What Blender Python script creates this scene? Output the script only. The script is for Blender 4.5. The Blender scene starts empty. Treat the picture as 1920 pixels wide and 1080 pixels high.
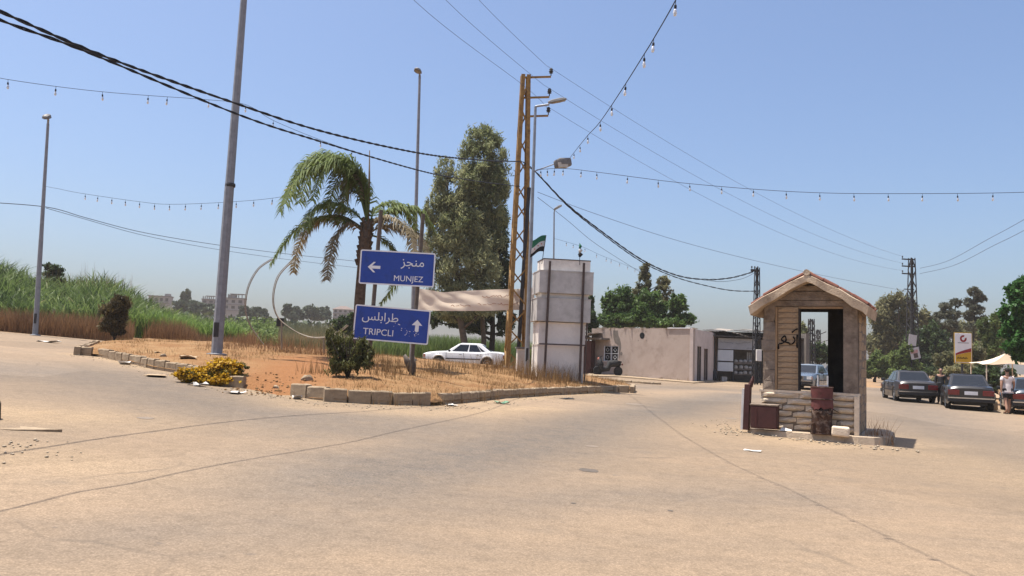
import bpy, math, random
import numpy as np
from mathutils import Vector, Matrix, noise
R = math.radians
random.seed(7); rng = np.random.default_rng(7)
scene = bpy.context.scene; col = scene.collection

# ------------------------------------------------------------------ camera
F = 1500.0; EYE = 1.6; PITCH = math.atan(126 / F); ROLL = R(2.0)
cam_d = bpy.data.cameras.new('camera'); cam = bpy.data.objects.new('camera', cam_d); col.objects.link(cam)
cam_d.sensor_width = 36; cam_d.lens = F / 1920 * 36; cam_d.clip_end = 6000; cam_d.clip_start = .05
CR = Matrix.Rotation(math.pi / 2 + PITCH, 3, 'X') @ Matrix.Rotation(ROLL, 3, 'Z')
cam.matrix_world = Matrix.Translation((0, 0, EYE)) @ CR.to_4x4()
scene.camera = cam
# ------------------------------------------------------------------ sky, sun, exposure
SUN_E = R(74); SUN_A = R(-78)                       # azimuth from +Y, towards +X positive
sun_v = Vector((math.cos(SUN_E) * math.sin(SUN_A), math.cos(SUN_E) * math.cos(SUN_A), math.sin(SUN_E)))
w = bpy.data.worlds.new('World'); scene.world = w; w.use_nodes = True
nt = w.node_tree; bg = nt.nodes['Background']
sky = nt.nodes.new('ShaderNodeTexSky'); sky.sky_type = 'NISHITA'; sky.sun_disc = False
sky.sun_elevation = SUN_E; sky.sun_rotation = SUN_A
sky.altitude = 0; sky.air_density = 1.0; sky.dust_density = 3.0; sky.ozone_density = 5.0
tint = nt.nodes.new('ShaderNodeMixRGB'); tint.blend_type = 'MULTIPLY'; tint.inputs[0].default_value = 1; tint.inputs[2].default_value = (.98, .975, 1.0, 1)
nt.links.new(sky.outputs[0], tint.inputs[1]); nt.links.new(tint.outputs[0], bg.inputs[0]); bg.inputs[1].default_value = 0.104
sd = bpy.data.lights.new('sun', 'SUN'); so = bpy.data.objects.new('sun', sd); col.objects.link(so)
sd.energy = 4.6; sd.angle = R(.6); sd.color = (1, .95, .87)
so.rotation_euler = sun_v.to_track_quat('Z', 'Y').to_euler(); so.location = (0, 0, 60)
vs = scene.view_settings; vs.view_transform = 'Standard'; vs.look = 'None'; vs.exposure = 0.84; vs.gamma = 1
scene.cycles.use_denoising = True
scene.cycles.max_bounces = 8; scene.cycles.diffuse_bounces = 6; scene.cycles.transparent_max_bounces = 8

# ------------------------------------------------------------------ terrain and pixel helpers
def zg(x, y):
    xc = 80 * np.tanh(np.asarray(x, float) / 80); yc = 90 * np.tanh(np.asarray(y, float) / 90)
    r = .015 * yc - .04 * xc + .02 * (np.sqrt(xc * xc + 9) - 3)
    return float(r) if np.ndim(r) == 0 else r
CAM = Vector((0, 0, EYE))
def ray(u, v): return (CR @ Vector(((u - 960) / F, -(v - 540) / F, -1)))
def at(u, v, Y):                                   # the point of a pixel's ray at depth Y
    d = ray(u, v); return CAM + d * (Y / d.y)
def G(u, v, lift=0.):                               # where a pixel's ray meets the ground
    d = ray(u, v); a, b = 2., 400.
    f = lambda t: CAM.z + d.z * t - zg(d.x * t, d.y * t) - lift
    for _ in range(60):
        m = (a + b) / 2
        if f(m) > 0: a = m
        else: b = m
    return CAM + d * a
def on(u, Y, lift=0.):                              # ground point under pixel column u at depth Y
    p = at(u, 680, Y); return Vector((p.x, p.y, zg(p.x, p.y) + lift))

# ------------------------------------------------------------------ object helpers
def tag(o, label=None, cat=None, group=None, kind=None):
    if label: o['label'] = label
    if cat: o['category'] = cat
    if group: o['group'] = group
    if kind: o['kind'] = kind
    return o
def thing(name, label, cat, loc=(0, 0, 0), rz=0., group=None):
    o = bpy.data.objects.new(name, None); col.objects.link(o); o.empty_display_size = .2
    o.location = loc; o.rotation_euler = (0, 0, rz)
    return tag(o, label, cat, group)
def link(name, me, parent=None):
    o = bpy.data.objects.new(name, me); col.objects.link(o)
    if parent: o.parent = parent
    return o
def copy_tree(o, parent=None):
    c = o.copy(); col.objects.link(c); c.parent = parent
    for ch in list(o.children): copy_tree(ch, c)
    return c
class MB:
    def __init__(s): s.v = []; s.f = []; s.m = []; s.k = 0
    def add(s, vs, fs):
        b = len(s.v); s.v += [tuple(p) for p in vs]; s.f += [tuple(b + i for i in f) for f in fs]; s.m += [s.k] * len(fs); return s
    def bb(s, x0, x1, y0, y1, z0, z1):
        return s.add([(x, y, z) for z in (z0, z1) for y in (y0, y1) for x in (x0, x1)],
                     [(0, 2, 3, 1), (4, 5, 7, 6), (0, 1, 5, 4), (2, 6, 7, 3), (0, 4, 6, 2), (1, 3, 7, 5)])
    def box(s, c, size, rot=None):
        c = Vector(c); hx, hy, hz = [q / 2 for q in size]; M = rot if rot else Matrix.Identity(3)
        return s.add([c + M @ Vector((x, y, z)) for z in (-hz, hz) for y in (-hy, hy) for x in (-hx, hx)],
                     [(0, 2, 3, 1), (4, 5, 7, 6), (0, 1, 5, 4), (2, 6, 7, 3), (0, 4, 6, 2), (1, 3, 7, 5)])
    def tube(s, pts, rad, n=8, cap=True, sy=1.):
        pts = [Vector(p) for p in pts]
        if not hasattr(rad, '__len__'): rad = [rad] * len(pts)
        b = len(s.v); up = None; L = len(pts)
        for i, p in enumerate(pts):
            t = (pts[min(i + 1, L - 1)] - pts[max(i - 1, 0)]).normalized()
            if up is None: up = Vector((0, 0, 1)) if abs(t.z) < .9 else Vector((1, 0, 0))
            a = t.cross(up).normalized(); up = a.cross(t).normalized()
            for k in range(n):
                q = 2 * math.pi * (k + .5) / n
                s.v.append(tuple(p + a * (math.cos(q) * rad[i]) + up * (math.sin(q) * rad[i] * sy)))
        for i in range(L - 1):
            for k in range(n):
                k2 = (k + 1) % n
                s.f.append((b + i * n + k, b + i * n + k2, b + (i + 1) * n + k2, b + (i + 1) * n + k)); s.m.append(s.k)
        if cap:
            s.f.append(tuple(b + k for k in range(n))[::-1]); s.m.append(s.k)
            s.f.append(tuple(b + (L - 1) * n + k for k in range(n))); s.m.append(s.k)
        return s
    def lathe(s, prof, n=16, c=(0, 0, 0), axis='Z'):
        b = len(s.v); L = len(prof)
        for r, h in prof:
            for k in range(n):
                q = 2 * math.pi * k / n; x, y = r * math.cos(q), r * math.sin(q)
                p = (x, y, h) if axis == 'Z' else ((x, h, y) if axis == 'Y' else (h, x, y))
                s.v.append((p[0] + c[0], p[1] + c[1], p[2] + c[2]))
        for i in range(L - 1):
            for k in range(n):
                k2 = (k + 1) % n
                s.f.append((b + i * n + k, b + i * n + k2, b + (i + 1) * n + k2, b + (i + 1) * n + k)); s.m.append(s.k)
        s.f.append(tuple(b + k for k in range(n))[::-1]); s.m.append(s.k)
        s.f.append(tuple(b + (L - 1) * n + k for k in range(n))); s.m.append(s.k)
        return s
    def poly(s, pts): return s.add(pts, [tuple(range(len(pts)))])
    def prism(s, pts, off):                         # polygon pts extruded by vector off
        n = len(pts); off = Vector(off); P = [Vector(p) for p in pts]
        return s.add(P + [p + off for p in P], [tuple(range(n))[::-1], tuple(range(n, 2 * n))] + [(i, (i + 1) % n, n + (i + 1) % n, n + i) for i in range(n)])
    def jitter(s, amt, f=3.):
        s.v = [tuple(Vector(p) + amt * noise.noise_vector(Vector(p) * f)) for p in s.v]; return s
    def mesh(s, name, mats, smooth=False):
        me = bpy.data.meshes.new(name); me.from_pydata(s.v, [], s.f)
        for m in (mats if isinstance(mats, (list, tuple)) else [mats]): me.materials.append(m)
        if any(s.m): me.polygons.foreach_set('material_index', s.m)
        if smooth: me.polygons.foreach_set('use_smooth', [True] * len(s.f))
        me.update(); return me
    def build(s, name, mats, parent=None, smooth=False, bevel=0, seg=2):
        o = link(name, s.mesh(name, mats, smooth), parent)
        if bevel:
            b = o.modifiers.new('bevel', 'BEVEL'); b.width = bevel; b.segments = seg; b.limit_method = 'ANGLE'; b.angle_limit = R(35)
        return o
def np_mesh(name, v, quads, mats, parent=None, attrs=None, smooth=False):
    me = bpy.data.meshes.new(name); n = len(quads); k = quads.shape[1]
    me.vertices.add(len(v)); me.vertices.foreach_set('co', np.asarray(v, np.float32).ravel())
    me.loops.add(n * k); me.loops.foreach_set('vertex_index', quads.astype(np.int32).ravel())
    me.polygons.add(n); me.polygons.foreach_set('loop_start', np.arange(0, n * k, k, dtype=np.int32))
    for m in (mats if isinstance(mats, (list, tuple)) else [mats]): me.materials.append(m)
    for an, av in (attrs or {}).items():
        a = me.attributes.new(an, 'FLOAT', 'POINT'); a.data.foreach_set('value', np.asarray(av, np.float32))
    if smooth: me.polygons.foreach_set('use_smooth', np.ones(n, bool))
    me.update(calc_edges=True)
    return link(name, me, parent)

# ------------------------------------------------------------------ materials
M = {}
class NT:
    def __init__(s, name):
        s.mat = bpy.data.materials.new(name); s.mat.use_nodes = True; s.t = s.mat.node_tree
        s.p = s.t.nodes['Principled BSDF']; s.out = s.t.nodes['Material Output']
    def n(s, ty, **kw):
        q = s.t.nodes.new('ShaderNode' + ty)
        for k, v in kw.items():
            if k[0] == 'i': q.inputs[int(k[1:])].default_value = v
            else: setattr(q, k, v)
        return q
    def l(s, a, b): s.t.links.new(a, b)
    def coord(s, which='Object'): return s.n('TexCoord').outputs[which]
    def noise(s, sc, det=4, rough=.6, co=None, out='Fac'):
        q = s.n('TexNoise'); q.inputs['Scale'].default_value = sc; q.inputs['Detail'].default_value = det; q.inputs['Roughness'].default_value = rough
        s.l(co if co else s.coord(), q.inputs['Vector']); return q.outputs[out]
    def ramp(s, fac, stops):
        q = s.n('ValToRGB'); e = q.color_ramp.elements
        while len(e) < len(stops): e.new(.5)
        for el, (p, c) in zip(e, stops):
            el.position = p; el.color = (*c, 1) if hasattr(c, '__len__') else (c, c, c, 1)
        s.l(fac, q.inputs[0]); return q.outputs[0]
    def mix(s, fac, a, b, mode='MIX'):
        q = s.n('MixRGB', blend_type=mode)
        for i, x in enumerate((fac, a, b)):
            if hasattr(x, 'is_output'): s.l(x, q.inputs[i])
            elif hasattr(x, '__len__'): q.inputs[i].default_value = (*x[:3], 1)
            else: q.inputs[i].default_value = x if i == 0 else (x, x, x, 1)
        return q.outputs[0]
    def math(s, op, a, b=0., clamp=False):
        q = s.n('Math', operation=op, use_clamp=clamp)
        for i, x in enumerate((a, b)):
            if hasattr(x, 'is_output'): s.l(x, q.inputs[i])
            else: q.inputs[i].default_value = x
        return q.outputs[0]
    def attr(s, name): return s.n('Attribute', attribute_name=name).outputs['Fac']
    def bump(s, h, st=.3, dist=.02):
        q = s.n('Bump'); q.inputs['Strength'].default_value = st; q.inputs['Distance'].default_value = dist
        s.l(h, q.inputs['Height']); s.l(q.outputs[0], s.p.inputs['Normal'])
    def set(s, **kw):
        for k, v in kw.items(): s.p.inputs[k.replace('_', ' ')].default_value = v
def mat(name, c, rough=.7, c2=None, sc=3., bump=0., bsc=20., metal=0., grime=None, gsc=1.2, gamt=.5, spec=.3, coat=0.):
    """plain procedural surface: two tones by noise, optional darker stains, fine relief"""
    N = NT(name); c2 = c2 or tuple(x * .78 for x in c)
    o = N.ramp(N.noise(sc, 5), [(.32, c2), (.68, c)])
    if grime:
        g = N.ramp(N.noise(gsc, 7, .7), [(.5, 0.), (.68, gamt)]); o = N.mix(g, o, grime)
    N.l(o, N.p.inputs['Base Color'])
    N.set(Roughness=rough, Metallic=metal, Specular_IOR_Level=spec, Coat_Weight=coat)
    if bump: N.bump(N.noise(bsc, 5), bump)
    M[name] = N.mat; return N.mat
def leafmat(name, dark, light, trans=.35, rough=.55, dry=None):
    N = NT(name); t = N.attr('tint')
    c = N.ramp(t, [(0., dark), (1., light)] if not dry else [(0., dark), (.75, light), (1., dry)])
    N.l(c, N.p.inputs['Base Color']); N.set(Roughness=rough, Specular_IOR_Level=.25)
    tr = N.n('BsdfTranslucent'); N.l(c, tr.inputs[0]); mx = N.n('MixShader'); mx.inputs[0].default_value = trans
    N.l(N.p.outputs[0], mx.inputs[1]); N.l(tr.outputs[0], mx.inputs[2]); N.l(mx.outputs[0], N.out.inputs[0])
    M[name] = N.mat; return N.mat
def text_mesh(s, size, mat_, depth=.004):
    c = bpy.data.curves.new('lettering', 'FONT'); c.body = s; c.size = size; c.extrude = depth; c.resolution_u = 3
    o = bpy.data.objects.new('lettering', c); col.objects.link(o)
    dg = bpy.context.evaluated_depsgraph_get(); me = bpy.data.meshes.new_from_object(o.evaluated_get(dg))
    bpy.data.objects.remove(o); bpy.data.curves.remove(c); me.materials.clear(); me.materials.append(mat_); return me
def text_part(name, s, size, mat_, parent, x, y, z, width=None):
    """lettering on a vertical board in its x-z plane facing -y, centred on x, standing on z"""
    me = text_mesh(s, size, mat_); co = np.empty(len(me.vertices) * 3); me.vertices.foreach_get('co', co); co = co.reshape(-1, 3)
    cx = (co[:, 0].min() + co[:, 0].max()) / 2; wd = np.ptp(co[:, 0]); k = width / wd if width else 1.
    o = link(name, me, parent); o.rotation_euler = (math.pi / 2, 0, 0); o.scale = (k, 1 if not width else k, 1)
    o.location = (x - cx * k, y, z); return o

# ------------------------------------------------------------------ foliage helpers
def rand_dirs(n):
    d = rng.normal(size=(n, 3)); return d / np.linalg.norm(d, axis=1, keepdims=True)
def leaves(name, pts, size, aspect, mat_, parent=None, droop=0., tint=None, jit=.35, kind=None, flat=0.):
    n = len(pts); d = rand_dirs(n); d[:, 2] = d[:, 2] * (1 - .6 * flat) - droop; d /= np.linalg.norm(d, axis=1, keepdims=True)
    s = np.cross(d, rand_dirs(n)); s /= np.linalg.norm(s, axis=1, keepdims=True) + 1e-6
    L = (size * (1 + jit * rng.uniform(-1, 1, n)))[:, None]; W = L * aspect
    nrm = np.cross(d, s) * W * .25
    v = np.empty((n, 4, 3)); v[:, 0] = pts - d * L * .5; v[:, 1] = pts + s * W * .5 + nrm; v[:, 2] = pts + d * L * .5; v[:, 3] = pts - s * W * .5 + nrm
    tt = rng.uniform(0, 1, n) if tint is None else np.clip(tint, 0, 1)
    o = np_mesh(name, v.reshape(-1, 3), np.arange(4 * n).reshape(n, 4), mat_, parent, {'tint': np.repeat(tt, 4)})
    if kind: o['kind'] = kind
    return o
def clump_points(ells, n, sub=.34, per=1.0, shell=.55):
    """points in clumps spread through ellipsoids (cx,cy,cz,rx,ry,rz); returns points and a clump tint"""
    E_ = np.array(ells, float); wts = (E_[:, 3] * E_[:, 4] + E_[:, 3] * E_[:, 5] + E_[:, 4] * E_[:, 5]); wts /= wts.sum()
    P = []; T = []
    for e, wt in zip(E_, wts):
        m = max(30, int(n * wt)); rm = e[3:].mean(); k = max(6, int(22 * per))
        d = rand_dirs(k); r = rng.uniform(shell, 1., k)[:, None]; cc = d * r
        idx = rng.integers(0, k, m); ct = rng.uniform(.15, .85, k)
        q = cc[idx] + rng.normal(size=(m, 3)) * sub * rng.uniform(.5, 1.1, k)[idx][:, None] * .55
        P.append(e[:3] + q * e[3:]); T.append(ct[idx] + rng.normal(size=m) * .18)
    return np.concatenate(P), np.concatenate(T)
def blades(name, base, height, width, mat_, lean=.35, segs=2, tint=None, parent=None, kind='stuff', droop=0.):
    """upright grass blades or stalks: tapering strips bent sideways"""
    n = len(base); a = rng.uniform(0, 2 * math.pi, n); h = np.asarray(height) * np.ones(n); wd = np.asarray(width) * np.ones(n)
    ln = rng.uniform(.1, 1, n) * lean * h; dx, dy = np.cos(a) * ln, np.sin(a) * ln
    sa = rng.uniform(0, 2 * math.pi, n); sx, sy = np.cos(sa), np.sin(sa)
    V = np.empty((n, 2 * (segs + 1), 3))
    for i in range(segs + 1):
        t = i / segs; k = (1 - t) * .95 + .05; b = t * t
        z = h * (t - droop * t * t * t)
        for j, sg in ((0, -1), (1, 1)):
            V[:, 2 * i + j, 0] = base[:, 0] + dx * b + sg * sx * wd * k * .5
            V[:, 2 * i + j, 1] = base[:, 1] + dy * b + sg * sy * wd * k * .5
            V[:, 2 * i + j, 2] = base[:, 2] + z
    m = 2 * (segs + 1); o0 = np.arange(n)[:, None] * m
    Q = np.concatenate([o0 + np.array([[2 * i, 2 * i + 1, 2 * i + 3, 2 * i + 2]]) for i in range(segs)])
    tt = rng.uniform(0, 1, n) if tint is None else tint
    o = np_mesh(name, V.reshape(-1, 3), Q, mat_, parent, {'tint': np.repeat(np.clip(tt, 0, 1), m)})
    if kind: o['kind'] = kind
    return o
# ------------------------------------------------------------------ shared materials
mat('concrete', (.42, .37, .30), .9, (.30, .26, .20), 4, .4, 40, grime=(.13, .11, .08), gsc=3)
mat('kerb_stone', (.38, .285, .185), .92, (.25, .185, .12), 5, .7, 40, grime=(.16, .115, .075), gsc=3, gamt=.7)
mat('galvanised', (.33, .34, .35), .5, (.24, .25, .26), 6, .05, 60, metal=.55)
mat('dark_galvanised', (.27, .275, .29), .6, (.20, .205, .22), 6, .05, 60, metal=.15)
mat('dark_iron', (.035, .033, .035), .6, (.02, .02, .022), 8)
mat('ochre_paint', (.36, .21, .055), .6, (.22, .115, .03), 5, .1, 60, grime=(.09, .045, .02), gsc=7, gamt=.8)
mat('black_rubber', (.012, .012, .013), .75, (.02, .02, .02), 9)
mat('glass_dark', (.012, .015, .018), .06, (.008, .01, .012), 2, spec=.6)
mat('chrome', (.6, .6, .6), .18, (.5, .5, .5), 5, metal=1)
mat('white_paint', (.72, .70, .67), .5, (.54, .52, .49), 3, grime=(.30, .26, .21), gsc=2.5, gamt=.45)
mat('cable_black', (.01, .01, .012), .6)
mat('cable_grey', (.07, .075, .09), .6)

# ------------------------------------------------------------------ island outline from the kerb line
LEFT = [(139, 665), (184, 669), (240, 681), (285, 692), (345, 702), (385, 714), (421, 725), (461, 729)]
FRONT = [(543, 742), (580, 748), (626, 754), (679, 757), (754, 760), (816, 761), (831, 759), (869, 756), (946, 747), (987, 745), (1042, 741), (1108, 738), (1160, 736)]
left_w = [G(*p) for p in LEFT]; front_w = [G(*p) for p in FRONT]
gap_c = G(503, 737)
back_w = [Vector((5.2, 33, 0)), Vector((5.0, 37, 0)), Vector((2, 41, 0)), Vector((-6, 43, 0)), Vector((-12, 41.5, 0)), Vector((-16.4, 37.5, 0)), Vector((-17, 35, 0)), Vector((-16.3, 31.5, 0)), Vector((-14.2, 26.6, 0))]
spill = [G(490, 738), G(515, 742)]
ISL = np.array([(p.x, p.y) for p in left_w + spill + front_w + back_w])
def edge_dist(x, y, poly=ISL):
    x = np.atleast_1d(np.asarray(x, float)); y = np.atleast_1d(np.asarray(y, float)); best = np.full(x.shape, 1e9)
    for a, b in zip(poly, np.roll(poly, -1, 0)):
        d = b - a; t = np.clip(((x - a[0]) * d[0] + (y - a[1]) * d[1]) / (d @ d), 0, 1)
        best = np.minimum(best, np.hypot(x - a[0] - t * d[0], y - a[1] - t * d[1]))
    return best
def inside(x, y, poly=ISL):
    x = np.asarray(x, float); y = np.asarray(y, float); r = np.zeros(x.shape, bool)
    for (x1, y1), (x2, y2) in zip(poly, np.roll(poly, -1, 0)):
        c = ((y1 > y) != (y2 > y)) & (x < (x2 - x1) * (y - y1) / (y2 - y1 + 1e-12) + x1); r ^= c
    return r
def zi(x, y):
    x = np.atleast_1d(np.asarray(x, float)); y = np.atleast_1d(np.asarray(y, float)); d = edge_dist(x, y)
    h = .2 + .36 * (1 - np.exp(-d / 2.2)) + .04 * np.sin(x * 1.7 + y) * np.sin(y * 1.3) * np.minimum(1, d)
    g = 1 - .97 * np.exp(-(((x - gap_c.x) ** 2 + (y - gap_c.y) ** 2) / 1.1))
    return zg(x, y) + h * g
def GI(u, v):
    d = ray(u, v); t = 8.
    while t < 60:
        p = CAM + d * t
        if p.z < (zi(p.x, p.y)[0] if inside(np.array([p.x]), np.array([p.y]))[0] else zg(p.x, p.y)): return p
        t += .05
    return p
def onI(u, Y):
    p = at(u, 680, Y); return Vector((p.x, p.y, zi(p.x, p.y)[0]))

# ------------------------------------------------------------------ ground sheet
def polyd(x, y, pts):
    best = np.full(x.shape, 1e9)
    for a, b in zip(pts[:-1], pts[1:]):
        a = np.array(a[:2]); b = np.array(b[:2]); d = b - a; t = np.clip(((x - a[0]) * d[0] + (y - a[1]) * d[1]) / (d @ d), 0, 1)
        best = np.minimum(best, np.hypot(x - a[0] - t * d[0], y - a[1] - t * d[1]))
    return best
ax = np.concatenate([-np.geomspace(900, 34, 24), np.arange(-33, 40, .42), np.geomspace(41, 900, 24)])
ay = np.concatenate([-np.geomspace(300, 6, 10), np.arange(-5, 62, .42), np.geomspace(63, 1000, 30)])
gx, gy = np.meshgrid(ax, ay); fx, fy = gx.ravel(), gy.ravel()
FAR_EDGE = np.array([(-900, 38), (-26, 37.3), (-19, 37.6), (-15.5, 43), (-9, 50), (6, 51.5), (8, 53), (12, 56), (27, 57), (130, 300), (700, 1600), (900, 2000), (900, 2600), (-900, 2600)])
soil = np.where(inside(fx, fy, FAR_EDGE), 1., 0.) * np.clip(edge_dist(fx, fy, FAR_EDGE) / .8 + .2, 0, 1)
right_edge = .47 * fy + 4.0
shoulder = np.clip((fx - right_edge) / 2.0, 0, 1) * (fy > 24)
shoulder = np.maximum(shoulder, np.clip((fx - 24 - .25 * fy) / 3, 0, 1))
booth_p = G(1520, 815)
W = lambda L: [G(*p) for p in L]
dust = .9 * np.exp(-((fx - booth_p.x) ** 2 / 9 + (fy - booth_p.y + .6) ** 2 / 5))
p = G(60, 775); dust = np.maximum(dust, np.exp(-((fx - p.x) ** 2 / 3.5 + (fy - p.y) ** 2 / 1.5)))
p = G(0, 860); dust = np.maximum(dust, .7 * np.exp(-((fx - p.x) ** 2 / 5 + (fy - p.y) ** 2 / 1.)))
dust = np.maximum(dust, .85 * np.exp(-(polyd(fx, fy, left_w + spill + front_w) / .55) ** 2))
dust = np.maximum(dust, .75 * np.exp(-(polyd(fx, fy, [gap_c, G(560, 760), G(800, 775), G(1000, 765)]) / .9) ** 2))
dust = np.maximum(dust, .6 * np.exp(-(polyd(fx, fy, W([(1640, 840), (1800, 860), (1920, 900)])) / 1.6) ** 2))
worn_shade = 1. * np.exp(-(polyd(fx, fy, W([(600, 905), (800, 868), (960, 838), (1150, 788), (1300, 757), (1400, 741)])) / 1.5) ** 2)
worn_shade = np.maximum(worn_shade, .8 * np.exp(-(polyd(fx, fy, W([(-60, 690), (150, 702), (320, 728), (500, 770), (760, 800)])) / 2.8) ** 2))
worn_shade = np.maximum(worn_shade, .75 * np.exp(-(polyd(fx, fy, W([(1640, 712), (1690, 750), (1760, 800), (1900, 880)])) / 2.0) ** 2))
worn_shade = np.maximum(worn_shade, .6 * np.exp(-(polyd(fx, fy, W([(1150, 725), (1300, 727), (1420, 735)])) / 2.0) ** 2))  # dark road shadow and wet, painted into the wear mask as grey
worn_shade = np.maximum(worn_shade, .55 * np.exp(-(polyd(fx, fy, W([(300, 1000), (620, 960), (1100, 930), (1500, 930)])) / .8) ** 2))
N = NT('ground'); co = N.coord()
big = N.noise(.35, 6, .65, co); mid = N.noise(2.2, 6, .7, co); fine = N.noise(38, 4, .7, co)
grain = N.n('TexVoronoi'); grain.inputs['Scale'].default_value = 55; N.l(co, grain.inputs['Vector'])
asph = N.ramp(big, [(.3, (.235, .175, .12)), (.52, (.275, .20, .133)), (.72, (.305, .218, .143))])
wm = N.math('MULTIPLY', N.attr('worn_shade'), N.ramp(mid, [(.25, .55), (.6, 1.)]))
asph = N.mix(wm, asph, N.ramp(fine, [(.3, (.125, .106, .088)), (.7, (.175, .145, .118))]))
st = N.n('Mapping'); st.inputs['Rotation'].default_value = (0, 0, .25); st.inputs['Scale'].default_value = (.35, 2.4, 1); N.l(co, st.inputs[0])
streak = N.ramp(N.noise(.9, 5, .65, st.outputs[0]), [(.42, 0.), (.7, .28)])
asph = N.mix(streak, asph, (.15, .12, .095))
dm = N.math('MULTIPLY', N.attr('dust'), N.ramp(mid, [(.25, .35), (.6, 1.)]))
asph = N.mix(dm, asph, N.ramp(fine, [(.3, (.32, .225, .135)), (.7, (.38, .275, .17))]))
speck = N.ramp(grain.outputs['Distance'], [(.0, 1.45), (.25, 1.), (.6, .72)])
asph = N.mix(.6, asph, N.mix(1., asph, speck, 'MULTIPLY'))
asph = N.mix(.6, asph, N.mix(1., asph, N.ramp(fine, [(.25, .55), (.5, 1.), (.75, 1.45)]), 'MULTIPLY'))
asph = N.mix(.8, asph, N.mix(1., asph, N.ramp(N.noise(6.5, 6, .75, co), [(.3, .78), (.5, 1.), (.7, 1.14)]), 'MULTIPLY'))
cell = N.n('TexVoronoi'); cell.inputs['Scale'].default_value = .16; N.l(N.mix(.12, co, N.noise(.8, 3, .5, co, 'Color'), 'ADD'), cell.inputs['Vector'])
bw = N.n('RGBToBW'); N.l(cell.outputs['Color'], bw.inputs[0]); asph = N.mix(1., asph, N.ramp(bw.outputs[0], [(.2, .90), (.5, 1.), (.8, 1.07)]), 'MULTIPLY')
crk = N.n('TexVoronoi', feature='DISTANCE_TO_EDGE'); crk.inputs['Scale'].default_value = .42; N.l(N.mix(.35, co, N.noise(1.3, 5, .7, co, 'Color'), 'ADD'), crk.inputs['Vector'])
cm = N.math('MULTIPLY', N.ramp(crk.outputs['Distance'], [(.004, 1.), (.016, 0.)]), N.ramp(N.noise(.45, 3, .5, co), [(.54, 0.), (.66, .45)])); asph = N.mix(cm, asph, (.10, .08, .062))
stain = N.ramp(N.noise(1.1, 3, .5, co), [(.63, 0.), (.74, .35)]); asph = N.mix(stain, asph, (.14, .115, .09))
dots = N.ramp(N.noise(5.5, 3, .6, co), [(.68, 0.), (.73, .5)]); asph = N.mix(dots, asph, (.12, .10, .085))
soilc = N.ramp(mid, [(.3, (.24, .145, .075)), (.7, (.34, .215, .115))])
sm = N.math('ADD', N.attr('soil'), N.math('MULTIPLY', N.math('SUBTRACT', mid, .5), .9)); sm = N.ramp(sm, [(.35, 0.), (.65, 1.)])
N.l(N.mix(sm, asph, soilc), N.p.inputs['Base Color']); N.set(Roughness=.93, Specular_IOR_Level=.15)
N.bump(N.math('ADD', N.math('MULTIPLY', grain.outputs['Distance'], .5), fine), .35, .012)
M['ground'] = N.mat
iy, ix = np.mgrid[0:len(ay) - 1, 0:len(ax) - 1]; i0 = (iy * len(ax) + ix).ravel()
quads = np.stack([i0, i0 + 1, i0 + 1 + len(ax), i0 + len(ax)], 1)
hill = 10 * np.clip((fy - 170) / 500, 0, 1) ** 1.2 * np.clip((60 - fx) / 200, 0, 1)
ground = np_mesh('ground', np.stack([fx, fy, zg(fx, fy) + hill], 1), quads, M['ground'], attrs={'soil': np.maximum(soil, shoulder * .9), 'dust': dust, 'worn_shade': worn_shade}, smooth=True)
tag(ground, kind='structure')

# ------------------------------------------------------------------ traffic island
N = NT('island_soil'); co = N.coord(); mid = N.noise(1.1, 6, .65, co); fine = N.noise(14, 5, .7, co)
c = N.ramp(mid, [(.3, (.195, .095, .04)), (.5, (.245, .138, .063)), (.72, (.30, .188, .092))])
c = N.mix(.7, c, N.mix(1., c, N.ramp(fine, [(.25, .6), (.75, 1.3)]), 'MULTIPLY'))
gpx = N.attr('path'); c = N.mix(gpx, c, N.ramp(fine, [(.3, (.215, .095, .038)), (.7, (.275, .132, .057))]))
N.l(c, N.p.inputs['Base Color']); N.set(Roughness=.95, Specular_IOR_Level=.1); N.bump(N.noise(9, 6, .75, co), .8, .06); M['island_soil'] = N.mat
bnd = []
for a, b in zip(ISL, np.roll(ISL, -1, 0)):
    n = max(1, int(np.hypot(*(b - a)) / .5))
    bnd += [a + (b - a) * k / n for k in range(n)]
bnd = np.array(bnd); ctr = np.array([-4.5, 30.]); rings = 34; nb = len(bnd)
V = []
for k in range(rings + 1):
    t = k / rings; V.append(bnd * (1 - t) + ctr * t)
V = np.array(V).reshape(-1, 2); z = zi(V[:, 0], V[:, 1]); z[:nb] -= .12
z += .05 * np.array([noise.noise(Vector((x * 1.9, y * 1.9, 0))) for x, y in V]) * np.minimum(1, edge_dist(V[:, 0], V[:, 1]))
Q = np.array([(k * nb + i, k * nb + (i + 1) % nb, (k + 1) * nb + (i + 1) % nb, (k + 1) * nb + i) for k in range(rings) for i in range(nb)])
pth = np.exp(-(polyd(V[:, 0], V[:, 1], [gap_c, GI(540, 712), GI(560, 690), GI(600, 672)]) / 1.3) ** 2)
island = np_mesh('traffic_island', np.stack([V[:, 0], V[:, 1], z], 1), Q, M['island_soil'], attrs={'path': pth}, smooth=True)
tag(island, kind='structure')
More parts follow.
